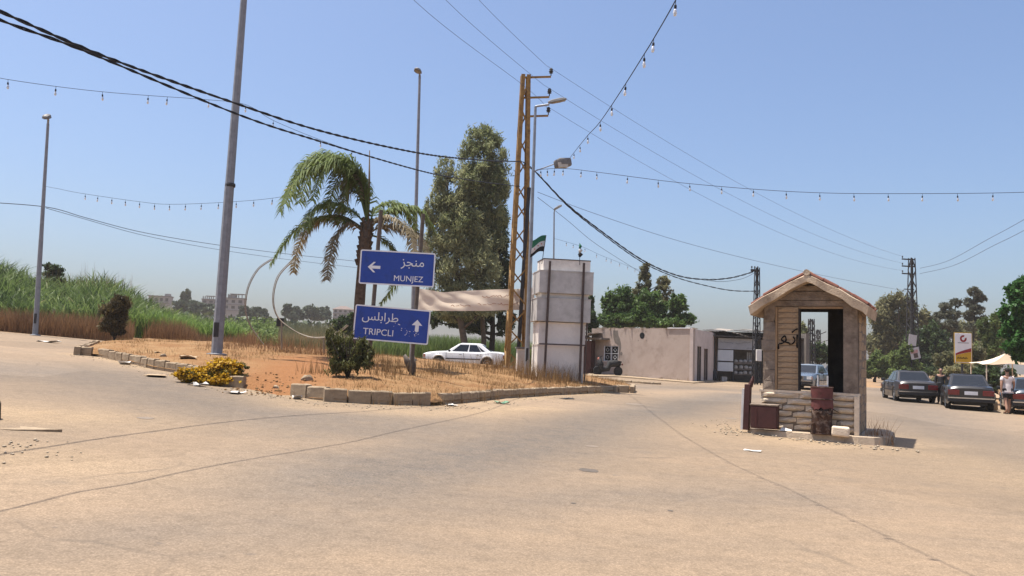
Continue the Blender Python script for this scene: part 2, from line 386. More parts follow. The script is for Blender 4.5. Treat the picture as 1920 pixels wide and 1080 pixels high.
# kerb stones: shared meshes, one object each
def kerb_mesh(i):
    m = MB(); random.seed(40 + i); L, D, H = .5, .17, .36; nx, nz = 5, 3
    xs = [(-.5 + k / nx) * (L - .014) for k in range(nx + 1)]; prof = [(0, 0), (0, H * .55), (.0, H - .025), (.022, H), (D, H), (D, 0)]
    vs = []
    for k, x in enumerate(xs):
        for y, z in prof:
            q = noise.noise_vector(Vector((x * 7 + i * 9, y * 9, z * 7))) * .014
            vs.append((x + (q.x if 0 < k < nx else 0), y + q.y, z + q.z - (.03 * random.random() if z > .3 and k in (0, nx) and random.random() < .4 else 0)))
    n = len(prof); fs = [(a * n + b, a * n + (b + 1) % n, (a + 1) * n + (b + 1) % n, (a + 1) * n + b) for a in range(nx) for b in range(n)]
    fs += [tuple(range(n))[::-1], tuple(range(nx * n, nx * n + n))]
    fs = [f[::-1] for f in fs]
    m.add(vs, fs); return m.mesh('kerb_stone', M['kerb_stone'])
KM = [kerb_mesh(i) for i in range(6)]; random.seed(11)
def kerb_run(pts, skip=lambda s: False, parent=None, hgt=.26, tilt=.02, step=.52):
    pts = [Vector((p.x, p.y, 0)) for p in pts]; acc = 0; L = sum((b - a).length for a, b in zip(pts[:-1], pts[1:])); s = step / 2; out = []
    def ev(s):
        for a, b in zip(pts[:-1], pts[1:]):
            l = (b - a).length
            if s <= l: return a + (b - a) * (s / l), (b - a).normalized()
            s -= l
        return pts[-1], (pts[-1] - pts[-2]).normalized()
    while s < L:
        p, d = ev(s)
        if not skip(p):
            o = link('kerb_stone', random.choice(KM), parent); k = random.random()
            o.location = (p.x - d.y * 0.02 + random.uniform(-.012, .012), p.y + random.uniform(-.012, .012), zg(p.x, p.y) - .36 + hgt + random.uniform(-.012, .012))
            o.rotation_euler = (random.uniform(-tilt, tilt) * 1.5, random.uniform(-tilt, tilt), math.atan2(d.y, d.x) + random.uniform(-tilt, tilt)); out.append(o)
        s += step
    return out
kerb_run(left_w, parent=island, hgt=.27)
kerb_run([back_w[-2], back_w[-1], left_w[0]], parent=island, hgt=.26)
kerb_run(front_w[:6], parent=island, hgt=.29)
kk = kerb_run(front_w[6:], parent=island, hgt=.26, tilt=.03)
kerb_run([front_w[-1], Vector((4.9, 31.2, 0)), back_w[0]], parent=island, hgt=.27, tilt=.06)
for o in kk[-4:]: o.rotation_euler[2] += random.uniform(-.25, .25); o.rotation_euler[0] += random.uniform(-.12, .12)

# tar seams and cracks in the asphalt: thin sheets just above it
mat('tar', (.125, .10, .08), .9, (.085, .07, .056), 12)
mat('faint_tar', (.215, .168, .125), .9, (.165, .13, .10), 9)
def seam(name, px, wd, m, rib=0., blot=0., lift=.006, gapn=0.):
    pts = W(px); mb = MB(); L = 0; prev = None; s = 0
    dense = []
    for a, b in zip(pts[:-1], pts[1:]):
        n = max(2, int((b - a).length / .06)); dense += [a.lerp(b, k / n) for k in range(n)]
    for k, p in enumerate(dense[:-1]):
        d = (dense[k + 1] - p); d.z = 0; d.normalize(); nn = Vector((-d.y, d.x, 0)); ww = wd * (1 + .5 * noise.noise(p * 2.5))
        if rib: ww *= 1 + rib * math.sin(k * 1.3)
        if blot: ww *= 1 + blot * max(0, noise.noise(p * 1.1 + Vector((3, 3, 3))) - .25) * 5
        off = nn * (.05 * noise.noise(p * 1.3)); a = p + off + nn * ww / 2; b = p + off - nn * ww / 2
        cut = gapn and noise.noise(p * .9 + Vector((9, 1, 0))) < gapn
        a.z = zg(a.x, a.y) + lift; b.z = zg(b.x, b.y) + lift
        if prev and not cut: mb.add([prev[0], prev[1], b, a], [(0, 1, 2, 3)])
        prev = (a, b)
    o = mb.build(name, M[m]); tag(o, kind='structure'); return o
def blotch(px, r, m, el=1.1):
    p = G(*px); mb = MB(); n = 14; pts = []
    for k in range(n):
        q = 2 * math.pi * k / n; rr = r * (1 + .35 * noise.noise(Vector((math.cos(q) * 2 + px[0], math.sin(q) * 2, 1))))
        x, y = p.x + math.cos(q) * rr, p.y + math.sin(q) * rr * el; pts.append((x, y, zg(x, y) + .004))
    tag(mb.poly(pts).build('tar_patch', M[m]), kind='structure')
for px, r, m in [((1103, 882), .13, 'tar'), ((1110, 837), .1, 'faint_tar'), ((1190, 758), .3, 'faint_tar'), ((272, 784), .12, 'faint_tar'), ((1372, 785), .16, 'faint_tar'), ((1075, 944), .03, 'tar'), ((1257, 958), .03, 'tar')]:
    blotch(px, r, m)
# broken kerb slab of the second, low strip behind the island
kerb_run([G(1096, 711), G(1150, 715), G(1200, 719), G(1246, 722)], parent=ground, hgt=.10, tilt=.03)
# ------------------------------------------------------------------ stone guard booth
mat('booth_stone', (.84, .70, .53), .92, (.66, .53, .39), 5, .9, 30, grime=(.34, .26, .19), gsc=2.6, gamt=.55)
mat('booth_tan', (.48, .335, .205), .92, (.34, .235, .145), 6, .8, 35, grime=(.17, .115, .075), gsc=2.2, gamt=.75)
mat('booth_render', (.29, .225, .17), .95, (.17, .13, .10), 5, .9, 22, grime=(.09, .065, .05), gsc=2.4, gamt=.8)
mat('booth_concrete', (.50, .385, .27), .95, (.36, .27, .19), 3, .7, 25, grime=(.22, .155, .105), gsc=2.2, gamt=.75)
mat('mortar', (.22, .17, .12), .95)
mat('clay_tile', (.22, .085, .055), .85, (.13, .05, .035), 6, .3, 40, grime=(.08, .06, .05), gsc=5)
mat('near_black', (.05, .042, .036), .95, (.03, .026, .022), 4, .3, 20)  # near-black matt surface for the booth inside and the drum core
mat('oxide_red', (.095, .036, .031), .75, (.055, .022, .02), 4, .1, 40, grime=(.03, .012, .01), gsc=4, gamt=.7)
mat('drum_red', (.15, .046, .042), .7, (.095, .032, .03), 3, .1, 40, grime=(.06, .025, .018), gsc=5, gamt=.8)
mat('drum_rust', (.075, .035, .02), .85, (.03, .016, .012), 5, .4, 30, grime=(.20, .15, .12), gsc=6, gamt=.9)
mat('spray_black', (.012, .011, .012), .8)
mat('brass_trim', (.33, .215, .115), .7, (.24, .15, .08), 6)
mat('rubble', (.42, .34, .25), .95, (.30, .24, .17), 9, .5, 40)

def split_stone(i, rough=.02, nx=5, nz=3):
    """unit stone: 1 wide, 1 deep, 1 high, split face towards -y"""
    m = MB(); vs = []; 
    for a in range(nx + 1):
        for b in range(nz + 1):
            x, z = -.5 + a / nx, b / nz; ed = min(a, nx - a, 1) * min(b, nz - b, 1)
            vs.append((x, -(rough * (1.1 + 1.1 * noise.noise(Vector((x * 5 + i * 5, z * 2, i))))) * (1 if ed else 0) * 1.6, z))
    f = [(a * (nz + 1) + b, (a + 1) * (nz + 1) + b, (a + 1) * (nz + 1) + b + 1, a * (nz + 1) + b + 1) for a in range(nx) for b in range(nz)]
    m.add(vs, f)
    m.add([(-.5, 0, 0), (.5, 0, 0), (.5, 0, 1), (-.5, 0, 1), (-.5, 1, 0), (.5, 1, 0), (.5, 1, 1), (-.5, 1, 1)], [(0, 4, 5, 1), (3, 2, 6, 7), (0, 3, 7, 4), (1, 5, 6, 2), (5, 4, 7, 6)])
    return m
ST_W = [split_stone(i, .30).mesh('stone', M['booth_stone'], True) for i in range(7)]
ST_T = [split_stone(20 + i, .10).mesh('stone', M['booth_tan'], True) for i in range(5)]
for me in ST_W + ST_T: me.polygons.foreach_set('use_smooth', [False] * len(me.polygons))
random.seed(5)
def lay(parent, meshes, x0, x1, y, z0, z1, rows, lens, depth=.10, gap=.012, skip=None, rz=0., name='stone'):
    """courses of single stones between x0..x1 in the x-z plane at depth y (or turned by rz about (0,0))"""
    h = (z1 - z0) / rows; cs, sn = math.cos(rz), math.sin(rz)
    for r in range(rows):
        x = x0
        while x < x1 - .02:
            l = random.uniform(*lens); l = min(l, x1 - x)
            if x1 - x - l < .1: l = x1 - x
            cx = x + l / 2; cz = z0 + r * h
            if not (skip and skip(cx, cz + h / 2)):
                o = link(name, random.choice(meshes), parent); yy = y + random.uniform(-.006, .006)
                o.location = (cx * cs - yy * sn, cx * sn + yy * cs, cz + gap / 2); o.rotation_euler = (0, 0, rz); o.scale = (l - gap, depth, h - gap)
            x += l
TH = R(28.5); BS = .94; bp = G(1515, 821); bp.z = zg(bp.x, bp.y)
booth = thing('guard_booth', 'small derelict stone guard booth with gabled roof and open window, standing on the road', 'booth', bp, -TH); booth.scale = (BS, BS, BS)
# local: x right along the front, y away from the viewer, origin at the front wall's foot; platform top at PT
PT = .15; WL, WR = -1.06, 1.06; DEP = 2.1; SILL = 1.0; LIN = 2.96; EAV = 3.12
m = MB(); m.bb(WL + .1, WR - .1, .08, .2, PT - .1, SILL - .03); m.build('sill_core', M['mortar'], booth)
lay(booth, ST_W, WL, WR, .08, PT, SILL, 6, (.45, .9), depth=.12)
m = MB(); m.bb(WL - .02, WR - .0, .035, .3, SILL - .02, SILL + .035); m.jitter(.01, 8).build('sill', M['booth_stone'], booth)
# side walls, back wall
for side, xs in (('side_wall', (WL + .02, WL + .18)), ('side_wall', (WR - .18, WR - .02))):
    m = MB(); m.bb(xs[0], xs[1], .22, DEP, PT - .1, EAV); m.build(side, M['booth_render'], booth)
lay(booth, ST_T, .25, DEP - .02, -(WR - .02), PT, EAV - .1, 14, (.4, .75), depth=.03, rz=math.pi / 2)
m = MB()
m.bb(WL + .18, -.78, DEP - .16, DEP - .02, PT - .1, EAV); m.bb(.18, WR - .18, DEP - .16, DEP - .02, PT - .1, EAV)
m.bb(-.78, .18, DEP - .16, DEP - .02, PT - .1, SILL - .05); m.bb(-.78, .18, DEP - .16, DEP - .02, LIN + .0, EAV); m.build('back_wall', M['near_black'], booth)
m = MB(); m.bb(WL + .185, WL + .2, .25, DEP - .17, PT, EAV); m.bb(WR - .2, WR - .185, .25, DEP - .17, PT, EAV); m.bb(WL + .2, WR - .2, .25, DEP - .17, EAV - .03, EAV - .012); m.build('dark_lining', M['near_black'], booth)  # thin near-black sheets over the inner side walls and ceiling
# front: left pier, trim, stone infill, right pier, lintel
m = MB()
for k in range(9):
    z0 = SILL + .035 + k * .225; m.bb(WL + .06 + random.uniform(-.02, .03), -.74, .06 + random.uniform(-.02, .01), .22, z0, z0 + .222)
m.jitter(.05, 5).build('pier', M['booth_render'], booth)
m = MB(); m.bb(-.735, -.69, .05, .12, SILL + .035, LIN - .01); m.build('edge_trim', M['brass_trim'], booth)
m = MB(); m.bb(-.69, -.225, .11, .22, SILL + .035, LIN - .005); m.build('infill_core', M['mortar'], booth)
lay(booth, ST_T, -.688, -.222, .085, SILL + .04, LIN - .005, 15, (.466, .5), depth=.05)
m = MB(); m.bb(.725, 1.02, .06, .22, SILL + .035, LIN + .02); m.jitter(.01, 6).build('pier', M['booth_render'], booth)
m = MB(); m.bb(-.222, .725, .075, .2, LIN - .045, LIN); m.build('lintel_edge', M['brass_trim'], booth)
m = MB(); m.bb(-.228, -.2, .06, .3, SILL + .035, LIN - .045); m.build('window_jamb', M['near_black'], booth)
# gable stones
AP = 3.58
gs = lambda cx, cz: cz > EAV + (AP - EAV) * (1 - abs(cx) / 1.25) - .1
m = MB(); m.prism([(-1.02, .1, LIN + .001), (1.02, .1, LIN + .001), (1.02, .1, EAV), (0, .1, AP - .12), (-1.02, .1, EAV)], (0, .11, 0)); m.build('gable', M['booth_render'], booth)
m = MB()
for z0, hw in ((LIN + .02, .98), (LIN + .15, .98), (EAV + .06, .86), (EAV + .2, .6)): m.bb(-hw, hw, .055, .098, z0, z0 + .115)
m.jitter(.008, 7).build('gable_course', M['booth_render'], booth)
# roof: two thick concrete slopes with a ragged barge front
def slope(sg):
    m = MB(); n = 12; top = []; bot = []
    for k in range(n + 1):
        t = k / n; x = sg * t * 1.28; zt = AP + .10 - t * .62 - .1 * t * t; th = .17 + .05 * t + .02 * noise.noise(Vector((t * 6, sg, 2)))
        top.append((x, zt)); bot.append((x * .985 - sg * (.03 if k == n else 0), zt - th))
    for y in (-.30, -.26, DEP + .1, DEP + .14):
        for (x, z), (xb, zb) in zip(top, bot):
            q = noise.noise_vector(Vector((x * 3, y, 5))) * .035; m.v.append((x, y + q.y, z + q.z - (.02 if y in (-.30, DEP + .14) else 0))); m.v.append((xb, y + q.x, zb + q.z))
    L = 2 * (n + 1)
    for j in range(3):
        for k in range(n):
            a = j * L + 2 * k; b = a + L
            m.f += [(a, a + 2, b + 2, b), (a + 1, b + 1, b + 3, a + 3)]; m.m += [0, 0]
    for k in range(n):
        a = 2 * k; b = 3 * L + 2 * k; m.f += [(a, a + 1, a + 3, a + 2), (b, b + 2, b + 3, b + 1)]; m.m += [0, 0]
    for j in range(3):
        a = j * L + 2 * n; m.f.append((a, a + 1, a + L + 1, a + L)); m.m.append(0)
    if sg < 0: m.f = [f[::-1] for f in m.f]
    return m.build('roof_slope', M['booth_concrete'], booth)
slopes = [slope(-1), slope(1)]
# clay tiles left on the slopes, in rows; ragged where broken
def tile_mesh():
    m = MB(); n = 5; vs = []
    for y in (0, .36):
        for k in range(n + 1):
            q = math.pi * k / n; r = .075 - .012 * (y > 0); vs.append((r * math.cos(q), y, .055 * math.sin(q))); 
    for y in (0, .36):
        for k in range(n + 1):
            q = math.pi * k / n; r = .06 - .012 * (y > 0); vs.append((r * math.cos(q), y, .04 * math.sin(q) - .002))
    f = []
    for k in range(n): f += [(k, k + 1, n + 2 + k, n + 1 + k), (2 * n + 2 + k, 3 * n + 3 + k, 3 * n + 4 + k, 2 * n + 3 + k), (k, 2 * n + 2 + k, 2 * n + 3 + k, k + 1)]
    m.add(vs, f); return m.mesh('clay_tile', M['clay_tile'])
TM = tile_mesh()
for si, sg in enumerate((-1, 1)):
    for c in range(13):
        y = -.2 + c * .185
        for r in range(4):
            t0 = .98 - r * .24
            if sg < 0 and c == 0 and r == 0: continue
            if random.random() < (.22 if r == 0 else .1): continue
            if sg > 0 and c < 2 and r in (1, 2) and random.random() < .6: continue
            o = link('clay_tile', TM, slopes[si]); x = sg * t0 * 1.28; zt = AP + .10 - t0 * .62 - .1 * t0 * t0
            o.location = (x, y, zt + .012 + .012 * random.random()); o.rotation_euler = (R(0), 0, 0)
            ang = math.atan2(.62 + .2 * t0, 1.28)
            # the tile's length runs up the slope
            o.rotation_mode = 'QUATERNION'
            ydir = Vector((-sg * math.cos(ang), 0, math.sin(ang))); zdir = Vector((sg * math.sin(ang), 0, math.cos(ang))); xdir = ydir.cross(zdir)
            o.rotation_quaternion = Matrix((xdir, ydir, zdir)).transposed().to_quaternion(); o.location += Vector((0, random.uniform(-.015, .015), 0))
m = MB(); m.tube([(0, -.31, AP + .125), (0, .3, AP + .13), (0, 1.2, AP + .125), (0, DEP + .12, AP + .13)], [.075, .08, .07, .075], 10); m.jitter(.012, 9).build('ridge_cap', M['booth_concrete'], booth)
# graffiti: sprayed strokes on the left infill, traced as flat ribbons
def stroke(parent, pts, wd, y):
    m = MB(); prev = None
    P = [Vector((x, y, z)) for x, z in pts]; D = []
    for i in range(len(P) - 1):
        a, b = P[max(i - 1, 0)], P[min(i + 2, len(P) - 1)]
        for k in range(5):
            t = k / 5; D.append(.5 * ((2 * P[i]) + (P[i + 1] - a) * t + (2 * a - 5 * P[i] + 4 * P[i + 1] - b) * t * t + (-a + 3 * P[i] - 3 * P[i + 1] + b) * t ** 3))
    D.append(P[-1])
    for i, p in enumerate(D):
        t = (D[min(i + 1, len(D) - 1)] - D[max(i - 1, 0)]).normalized(); n = Vector((-t.z, 0, t.x)) * wd / 2 * (1 + .2 * math.sin(i))
        cur = (p + n, p - n)
        if prev: m.add([prev[0], prev[1], cur[1], cur[0]], [(0, 1, 2, 3)]); m.add([prev[0], prev[1], cur[1], cur[0]], [(3, 2, 1, 0)])
        prev = cur
    return m
g = MB()
for pts in ([(-.25, 2.320), (-.255, 2.180), (-.25, 2.010)], [(-.37, 2.360), (-.30, 2.420), (-.24, 2.450)], [(-.34, 2.270), (-.30, 2.180), (-.36, 2.100), (-.43, 2.100)],
            [(-.42, 2.120), (-.52, 2.140), (-.60, 2.200), (-.52, 2.280), (-.50, 2.170), (-.58, 2.110), (-.66, 2.080), (-.665, 1.970)]):
    s = stroke(booth, pts, .032, .058); g.add(s.v, s.f)
g.build('graffiti', M['spray_black'], booth)
# platform
m = MB(); n = 40; ring = []
for k in range(n):
    q = 2 * math.pi * k / n; c, s_ = math.cos(q), math.sin(q); rx = 1.42 + (.25 if c > .5 else 0); e = 4
    den = (1 + .05 * noise.noise(Vector((c * 5, s_ * 5, 3)))) * (abs(c / rx) ** e + abs(s_ / 1.55) ** e) ** (-1 / e); x, y = c * den, 1.12 + s_ * den
    j = .07 * noise.noise(Vector((x * 3, y * 3, 0))); ring.append((x * (1 + j), y + j))
zt = [PT - .02 + .015 * noise.noise(Vector((x * 4, y * 4, 7))) for x, y in ring]
m.add([(x, y, z) for (x, y), z in zip(ring, zt)] + [(x * 1.02, 1.12 + (y - 1.12) * 1.03, -.12) for x, y in ring], [tuple(range(n))] + [((i + 1) % n, i, n + i, n + (i + 1) % n) for i in range(n)])
mat('platform_concrete', (.50, .39, .28), .95, (.36, .28, .20), 4, .7, 25, grime=(.22, .17, .12), gsc=3); m.build('platform', M['platform_concrete'], booth)
# low broken white plaster post at the right front corner
m = MB(); m.bb(.965, 1.06, -.04, .03, PT - .02, SILL - .02); m.jitter(.01, 8).build('corner_post', M['booth_stone'], booth)

# rubble chips round the platform: too many and too small to count
def chips(name, ctrs, n, size, mat_, spread, zf):
    P = []; 
    c = np.array([(p[0], p[1]) for p in ctrs]); i = rng.integers(0, len(c), n); xy = c[i] + rng.normal(size=(n, 2)) * spread
    s = size * rng.uniform(.3, 1., n) ** 1.5; V = np.empty((n, 6, 3)); a = rng.uniform(0, 6.3, n)
    base = np.array([(1, 0, 0), (0, 1, 0), (-1, 0, 0), (0, -1, 0), (0, 0, .7), (0, 0, -.4)])
    for k in range(6):
        b = base[k] * rng.uniform(.6, 1.2, (n, 3)); V[:, k, 0] = xy[:, 0] + (b[:, 0] * np.cos(a) - b[:, 1] * np.sin(a)) * s; V[:, k, 1] = xy[:, 1] + (b[:, 0] * np.sin(a) + b[:, 1] * np.cos(a)) * s
        V[:, k, 2] = zf(xy[:, 0], xy[:, 1]) + b[:, 2] * s + .3 * s
    t = np.array([(0, 1, 4), (1, 2, 4), (2, 3, 4), (3, 0, 4), (1, 0, 5), (2, 1, 5), (3, 2, 5), (0, 3, 5)])
    Q = (np.arange(n)[:, None, None] * 6 + t[None]).reshape(-1, 3)
    return tag(np_mesh(name, V.reshape(-1, 3), Q, mat_), kind='stuff')
LM = Matrix.Translation(bp) @ Matrix.Rotation(-TH, 4, 'Z') @ Matrix.Scale(BS, 4)
bl = lambda x, y, z=0: LM @ Vector((x, y, z))
tag(chips('rubble', [bl(x, -.62 - .1 * random.random()) for x in np.linspace(-1.5, 1.7, 14)] + [bl(-1.7, y) for y in (-.3, .2)], 150, .045, M['rubble'], .26, zg), 'crumbled stone chips scattered round the booth platform', 'rubble')
# things round the booth
box = thing('metal_box', 'dark red metal box standing on the booth platform by the low wall', 'box', bl(-.88, -.33, PT), -TH + .06); box.scale = (BS, BS, BS)
m = MB(); m.bb(-.29, .29, -.2, .2, .02, .53); m.build('cabinet', M['oxide_red'], box, bevel=.012)
m = MB(); m.bb(-.305, .305, -.215, .215, .532, .565); m.build('lid', M['booth_render'], box, bevel=.008)
m = MB(); m.bb(-.27, .27, -.212, -.203, .05, .5); m.build('door', M['oxide_red'], box, bevel=.006)
m = MB(); m.bb(-.17, -.155, -.222, -.213, .06, .49); m.build('seam_strip', M['drum_red'], box)
drum = thing('oil_drum', 'rusty red oil drum column with torn ragged middle in front of the booth window', 'drum', bl(.33, -.30, PT - .02), 0); drum.scale = (.92, .92, .80)
def drum_shell(z0, z1, r, rag=0., low=0.):
    m = MB(); n = 28; nz = 7
    for j in range(nz + 1):
        for k in range(n):
            q = 2 * math.pi * k / n; t = j / nz; z = z0 + (z1 - z0) * t; rr = r * (1 + .02 * math.sin(t * math.pi * 3)) + .012 * noise.noise(Vector((math.cos(q), math.sin(q), z * 2)))
            if rag and j == 0: z += rag * max(0, noise.noise(Vector((math.cos(q) * 4, math.sin(q) * 4, 1))) + .3)
            if low and j == nz: z -= low * max(0, noise.noise(Vector((math.cos(q) * 3, math.sin(q) * 3, 4))) + .35)
            m.v.append((rr * math.cos(q), rr * math.sin(q), z))
    for j in range(nz):
        for k in range(n): m.f.append((j * n + k, j * n + (k + 1) % n, (j + 1) * n + (k + 1) % n, (j + 1) * n + k)); m.m.append(0)
    return m
drum_shell(.62, 1.22, .235, rag=.12).build('upper_shell', M['drum_red'], drum, True)
drum_shell(.0, .72, .225, low=.45).build('lower_shell', M['drum_rust'], drum, True)
m = MB()
for z in (.02, 1.2, .9): m.lathe([(.236, z - .014), (.25, z - .008), (.25, z + .008), (.236, z + .014)], 28)
m.build('rim', M['drum_rust'], drum)
m = MB(); m.lathe([(.2, .1), (.2, 1.12), (.05, 1.16)], 20); m.build('core', M['near_black'], drum)
m = MB()
for a, z, l in ((2.9, .62, .22), (3.5, .3, .2), (.2, .66, .25), (-.35, .28, .2), (-1.2, .55, .1), (-1.8, .5, .12), (-2.3, .6, .1)):
    c, s_ = math.cos(a), math.sin(a); p0 = Vector((c * .23, s_ * .23, z)); tdir = Vector((-s_, c, 0))
    m.add([p0 - tdir * .07, p0 + tdir * .06, p0 + Vector((c * l, s_ * l * .4, -l * .55))], [(0, 1, 2), (2, 1, 0)])
m.build('torn_flap', M['drum_rust'], drum)
m = MB(); m.box((-.1, -.02, 1.36), (.025, .025, .28)); m.box((.12, -.02, 1.36), (.025, .025, .28)); m.box((.01, -.02, 1.24), (.24, .024, .024)); m.build('wire_frame', M['white_paint'], drum)
post = thing('barrier_post', 'leaning dark red and white barrier post at the booth platform left edge', 'post', bl(-1.30, -.2, PT - .05), -TH); post.scale = (BS, BS, BS)
m = MB(); m.box((0, 0, .52), (.13, .2, 1.04), Matrix.Rotation(.03, 3, 'Y')); m.build('channel', M['oxide_red'], post, bevel=.01)
m = MB(); m.box((-.095, -.02, .47), (.05, .14, .94), Matrix.Rotation(.03, 3, 'Y')); m.build('white_plank', M['white_paint'], post)
m = MB(); m.tube([(.05, 0, 1.0), (.1, 0, 1.12), (.13, .02, 1.22)], [.06, .05, .02], 7).jitter(.02, 9); m.build('torn_top', M['oxide_red'], post)
rk = MB(); rk.bb(-.17, .17, -.12, .12, 0, .2); o = rk.build('stone_block', M['booth_stone'], None, bevel=.04, seg=3); o.location = bl(.72, -.42, PT - .03); o.rotation_euler = (0, .05, -TH + .1)
tag(o, 'pale rounded stone block lying beside the rusty drum', 'stone')
o = MB().add([(-.14, -.05, 0), (.1, -.08, 0), (.15, .05, .02), (-.05, .09, .07)], [(0, 1, 2, 3), (3, 2, 1, 0)]).build('paper_scrap', M['white_paint']); o.location = bl(-.42, -.38, PT + .005); tag(o, 'crumpled white paper scrap between the red box and drum', 'litter')
# ------------------------------------------------------------------ vehicles
def paint(name, c, rough=.25, coat=.6, dust=(.20, .155, .11), amt=.3):
    N = NT(name); co = N.coord(); z = N.n('SeparateXYZ'); N.l(co, z.inputs[0])
    low = N.math('MULTIPLY', N.ramp(z.outputs[2], [(.15, 1.), (.6, .25)]), N.ramp(N.noise(3, 5), [(.3, .3), (.75, 1.)]))
    N.l(N.mix(N.math('MULTIPLY', low, amt), c, dust), N.p.inputs['Base Color']); N.set(Roughness=rough, Coat_Weight=coat, Specular_IOR_Level=.5); N.p.inputs['Coat Roughness'].default_value = .08
    M[name] = N.mat; return N.mat
paint('paint_white', (.74, .74, .73), .35, .4, amt=.15); paint('paint_black', (.008, .008, .009), .3, .35, amt=.15); paint('paint_charcoal', (.022, .02, .021), .35, .35, amt=.3)
paint('paint_blue', (.03, .055, .085)); paint('paint_grey', (.10, .13, .17))
mat('lamp_red', (.16, .012, .014), .15, (.10, .01, .01), 9, spec=.6); mat('lamp_clear', (.62, .62, .60), .1, (.5, .5, .5), 9, spec=.7); mat('lamp_amber', (.5, .2, .15), .15, spec=.6)
mat('plate_white', (.66, .66, .68), .5); mat('rim_metal', (.42, .43, .44), .35, (.3, .3, .31), 5, metal=.7)
mat('bumper_dark', (.03, .03, .032), .6)
mat('seat_dark', (.03, .03, .03), .9)
def lerp_tab(x, tab):
    for (a, va), (b, vb) in zip(tab[:-1], tab[1:]):
        if x <= b: return va + (vb - va) * max(0, (x - a) / (b - a))
    return tab[-1][1]
def wheel_meshes():
    t = MB().lathe([(.19, -.085), (.265, -.1), (.305, -.085), (.315, -.04), (.315, .04), (.305, .085), (.265, .1), (.19, .085)], 28, axis='Y')
    r = MB().lathe([(.03, -.088), (.075, -.095), (.10, -.08), (.17, -.075), (.192, -.092), (.2, -.09), (.2, .08)], 24, axis='Y')
    for k in range(8):
        q = k * math.pi / 4; r.k = 1; r.box((math.cos(q) * .14, -.0805, math.sin(q) * .14), (.03, .006, .05), Matrix.Rotation(-q, 3, 'Y'))
    return t.mesh('tyre', M['black_rubber'], True), r.mesh('rim', [M['rim_metal'], M['bumper_dark']])
TYRE, RIM = wheel_meshes()
def car(name, label, loc, rz, pm, boxy=0., silver_trim=True, open_win=False, plate=True, mirror=True, group=None):
    """three-box saloon, +x forwards, origin on the ground at its middle"""
    t = thing(name, label, 'car', loc, rz, group)
    XR, XF, WH = -2.33, 2.33, (-1.38, 1.40); AR = .365
    top = [(-2.33, .86), (-2.27, .94), (-1.9, .985), (-1.5, .985), (-1.1, .93), (.9, .93), (1.0, .95), (1.6, .915), (2.1, .85), (2.27, .80), (2.33, .70)]
    wid = [(-2.33, .76), (-2.2, .815), (-1.6, .855), (0, .87), (1.6, .85), (2.15, .81), (2.33, .74)]
    bot = [(-2.33, .34), (-2.1, .26), (-1.9, .22), (1.9, .20), (2.15, .25), (2.33, .32)]
    xs = sorted(set([round(-2.33 + k * .0932, 3) for k in range(51)] + [round(w_ + AR * math.cos(k * math.pi / 10), 3) for w_ in WH for k in range(11)]))
    m = MB(); rows = []
    for x in xs:
        w_ = lerp_tab(x, wid); zt = lerp_tab(x, top); zb = lerp_tab(x, bot)
        for c in WH:
            if abs(x - c) < AR: zb = max(zb, .31 + math.sqrt(max(0, AR * AR - (x - c) ** 2)))
        fl = .012 if any(abs(x - c) < AR + .08 for c in WH) else 0
        zs = [zb, zb + .05, .52, .60, .74, zt - .05, zt - .012]; ys = [w_ - .045, w_ - .012 + fl, w_ + fl, w_ - .004 + fl, w_ - .012, w_ - .04, w_ - .09]
        for k in range(1, 7): zs[k] = max(zs[k], zs[k - 1] + .012)
        half = list(zip(ys, zs)) + [(w_ * .5, max(zs[-1] + .004, zt + .012)), (0, max(zs[-1] + .008, zt + .02))]
        rows.append([(x, y, z) for y, z in half] + [(x, -y, z) for y, z in half[-2::-1]])
    n = len(rows[0])
    for r in rows: m.v += r
    for a in range(len(rows) - 1):
        for k in range(n - 1): m.f.append((a * n + k, (a + 1) * n + k, (a + 1) * n + k + 1, a * n + k + 1)); m.m.append(0)
    m.f += [tuple(range(n)), tuple(range((len(rows) - 1) * n, len(rows) * n))[::-1]]; m.m += [0, 0]
    body = m.build('body', M[pm], t, True); 
    es = body.modifiers.new('edge', 'EDGE_SPLIT'); es.split_angle = R(32)
    m = MB(); m.bb(-2.0, 2.0, -.6, .6, .2, .8); m.bb(-.95, .98, -.78, .78, .2, .8); m.build('underbody', M['bumper_dark'], t)
    # cabin: eight corners, glass panels a few mm proud
    bx0, bx1, tx0, tx1 = -1.62, 1.0, -.98, .28; bw, tw, zb, zt = .775, .585, .925, 1.415
    A = lambda s: [Vector((bx0, s * (bw - .03), zb)), Vector((bx1, s * (bw - .02), zb)), Vector((tx1, s * tw, zt - .02)), Vector((tx0, s * tw, zt - .02))]
    L_, R_ = A(1), A(-1)
    m = MB(); crown = .035; mid = [(tx1 + .03, 0, zt + .012), (tx0 - .03, 0, zt + .012)]
    m.add(L_ + R_, [(0, 1, 2, 3)[::-1], (4, 5, 6, 7), (1, 5, 6, 2)[::-1], (0, 3, 7, 4)[::-1]])
    m.add([L_[2], R_[2], R_[3], L_[3], (tx1 - .1, 0, zt + crown), (tx0 + .1, 0, zt + crown), (tx1 - .1, tw - .12, zt + .012), (tx0 + .1, tw - .12, zt + .012), (tx1 - .1, -tw + .12, zt + .012), (tx0 + .1, -tw + .12, zt + .012)],
          [(0, 6, 7, 3), (6, 4, 5, 7), (4, 8, 9, 5), (8, 1, 2, 9), (0, 1, 8, 4, 6), (3, 7, 5, 9, 2)])
    m.build('cabin', M[pm], t, False, bevel=.03)
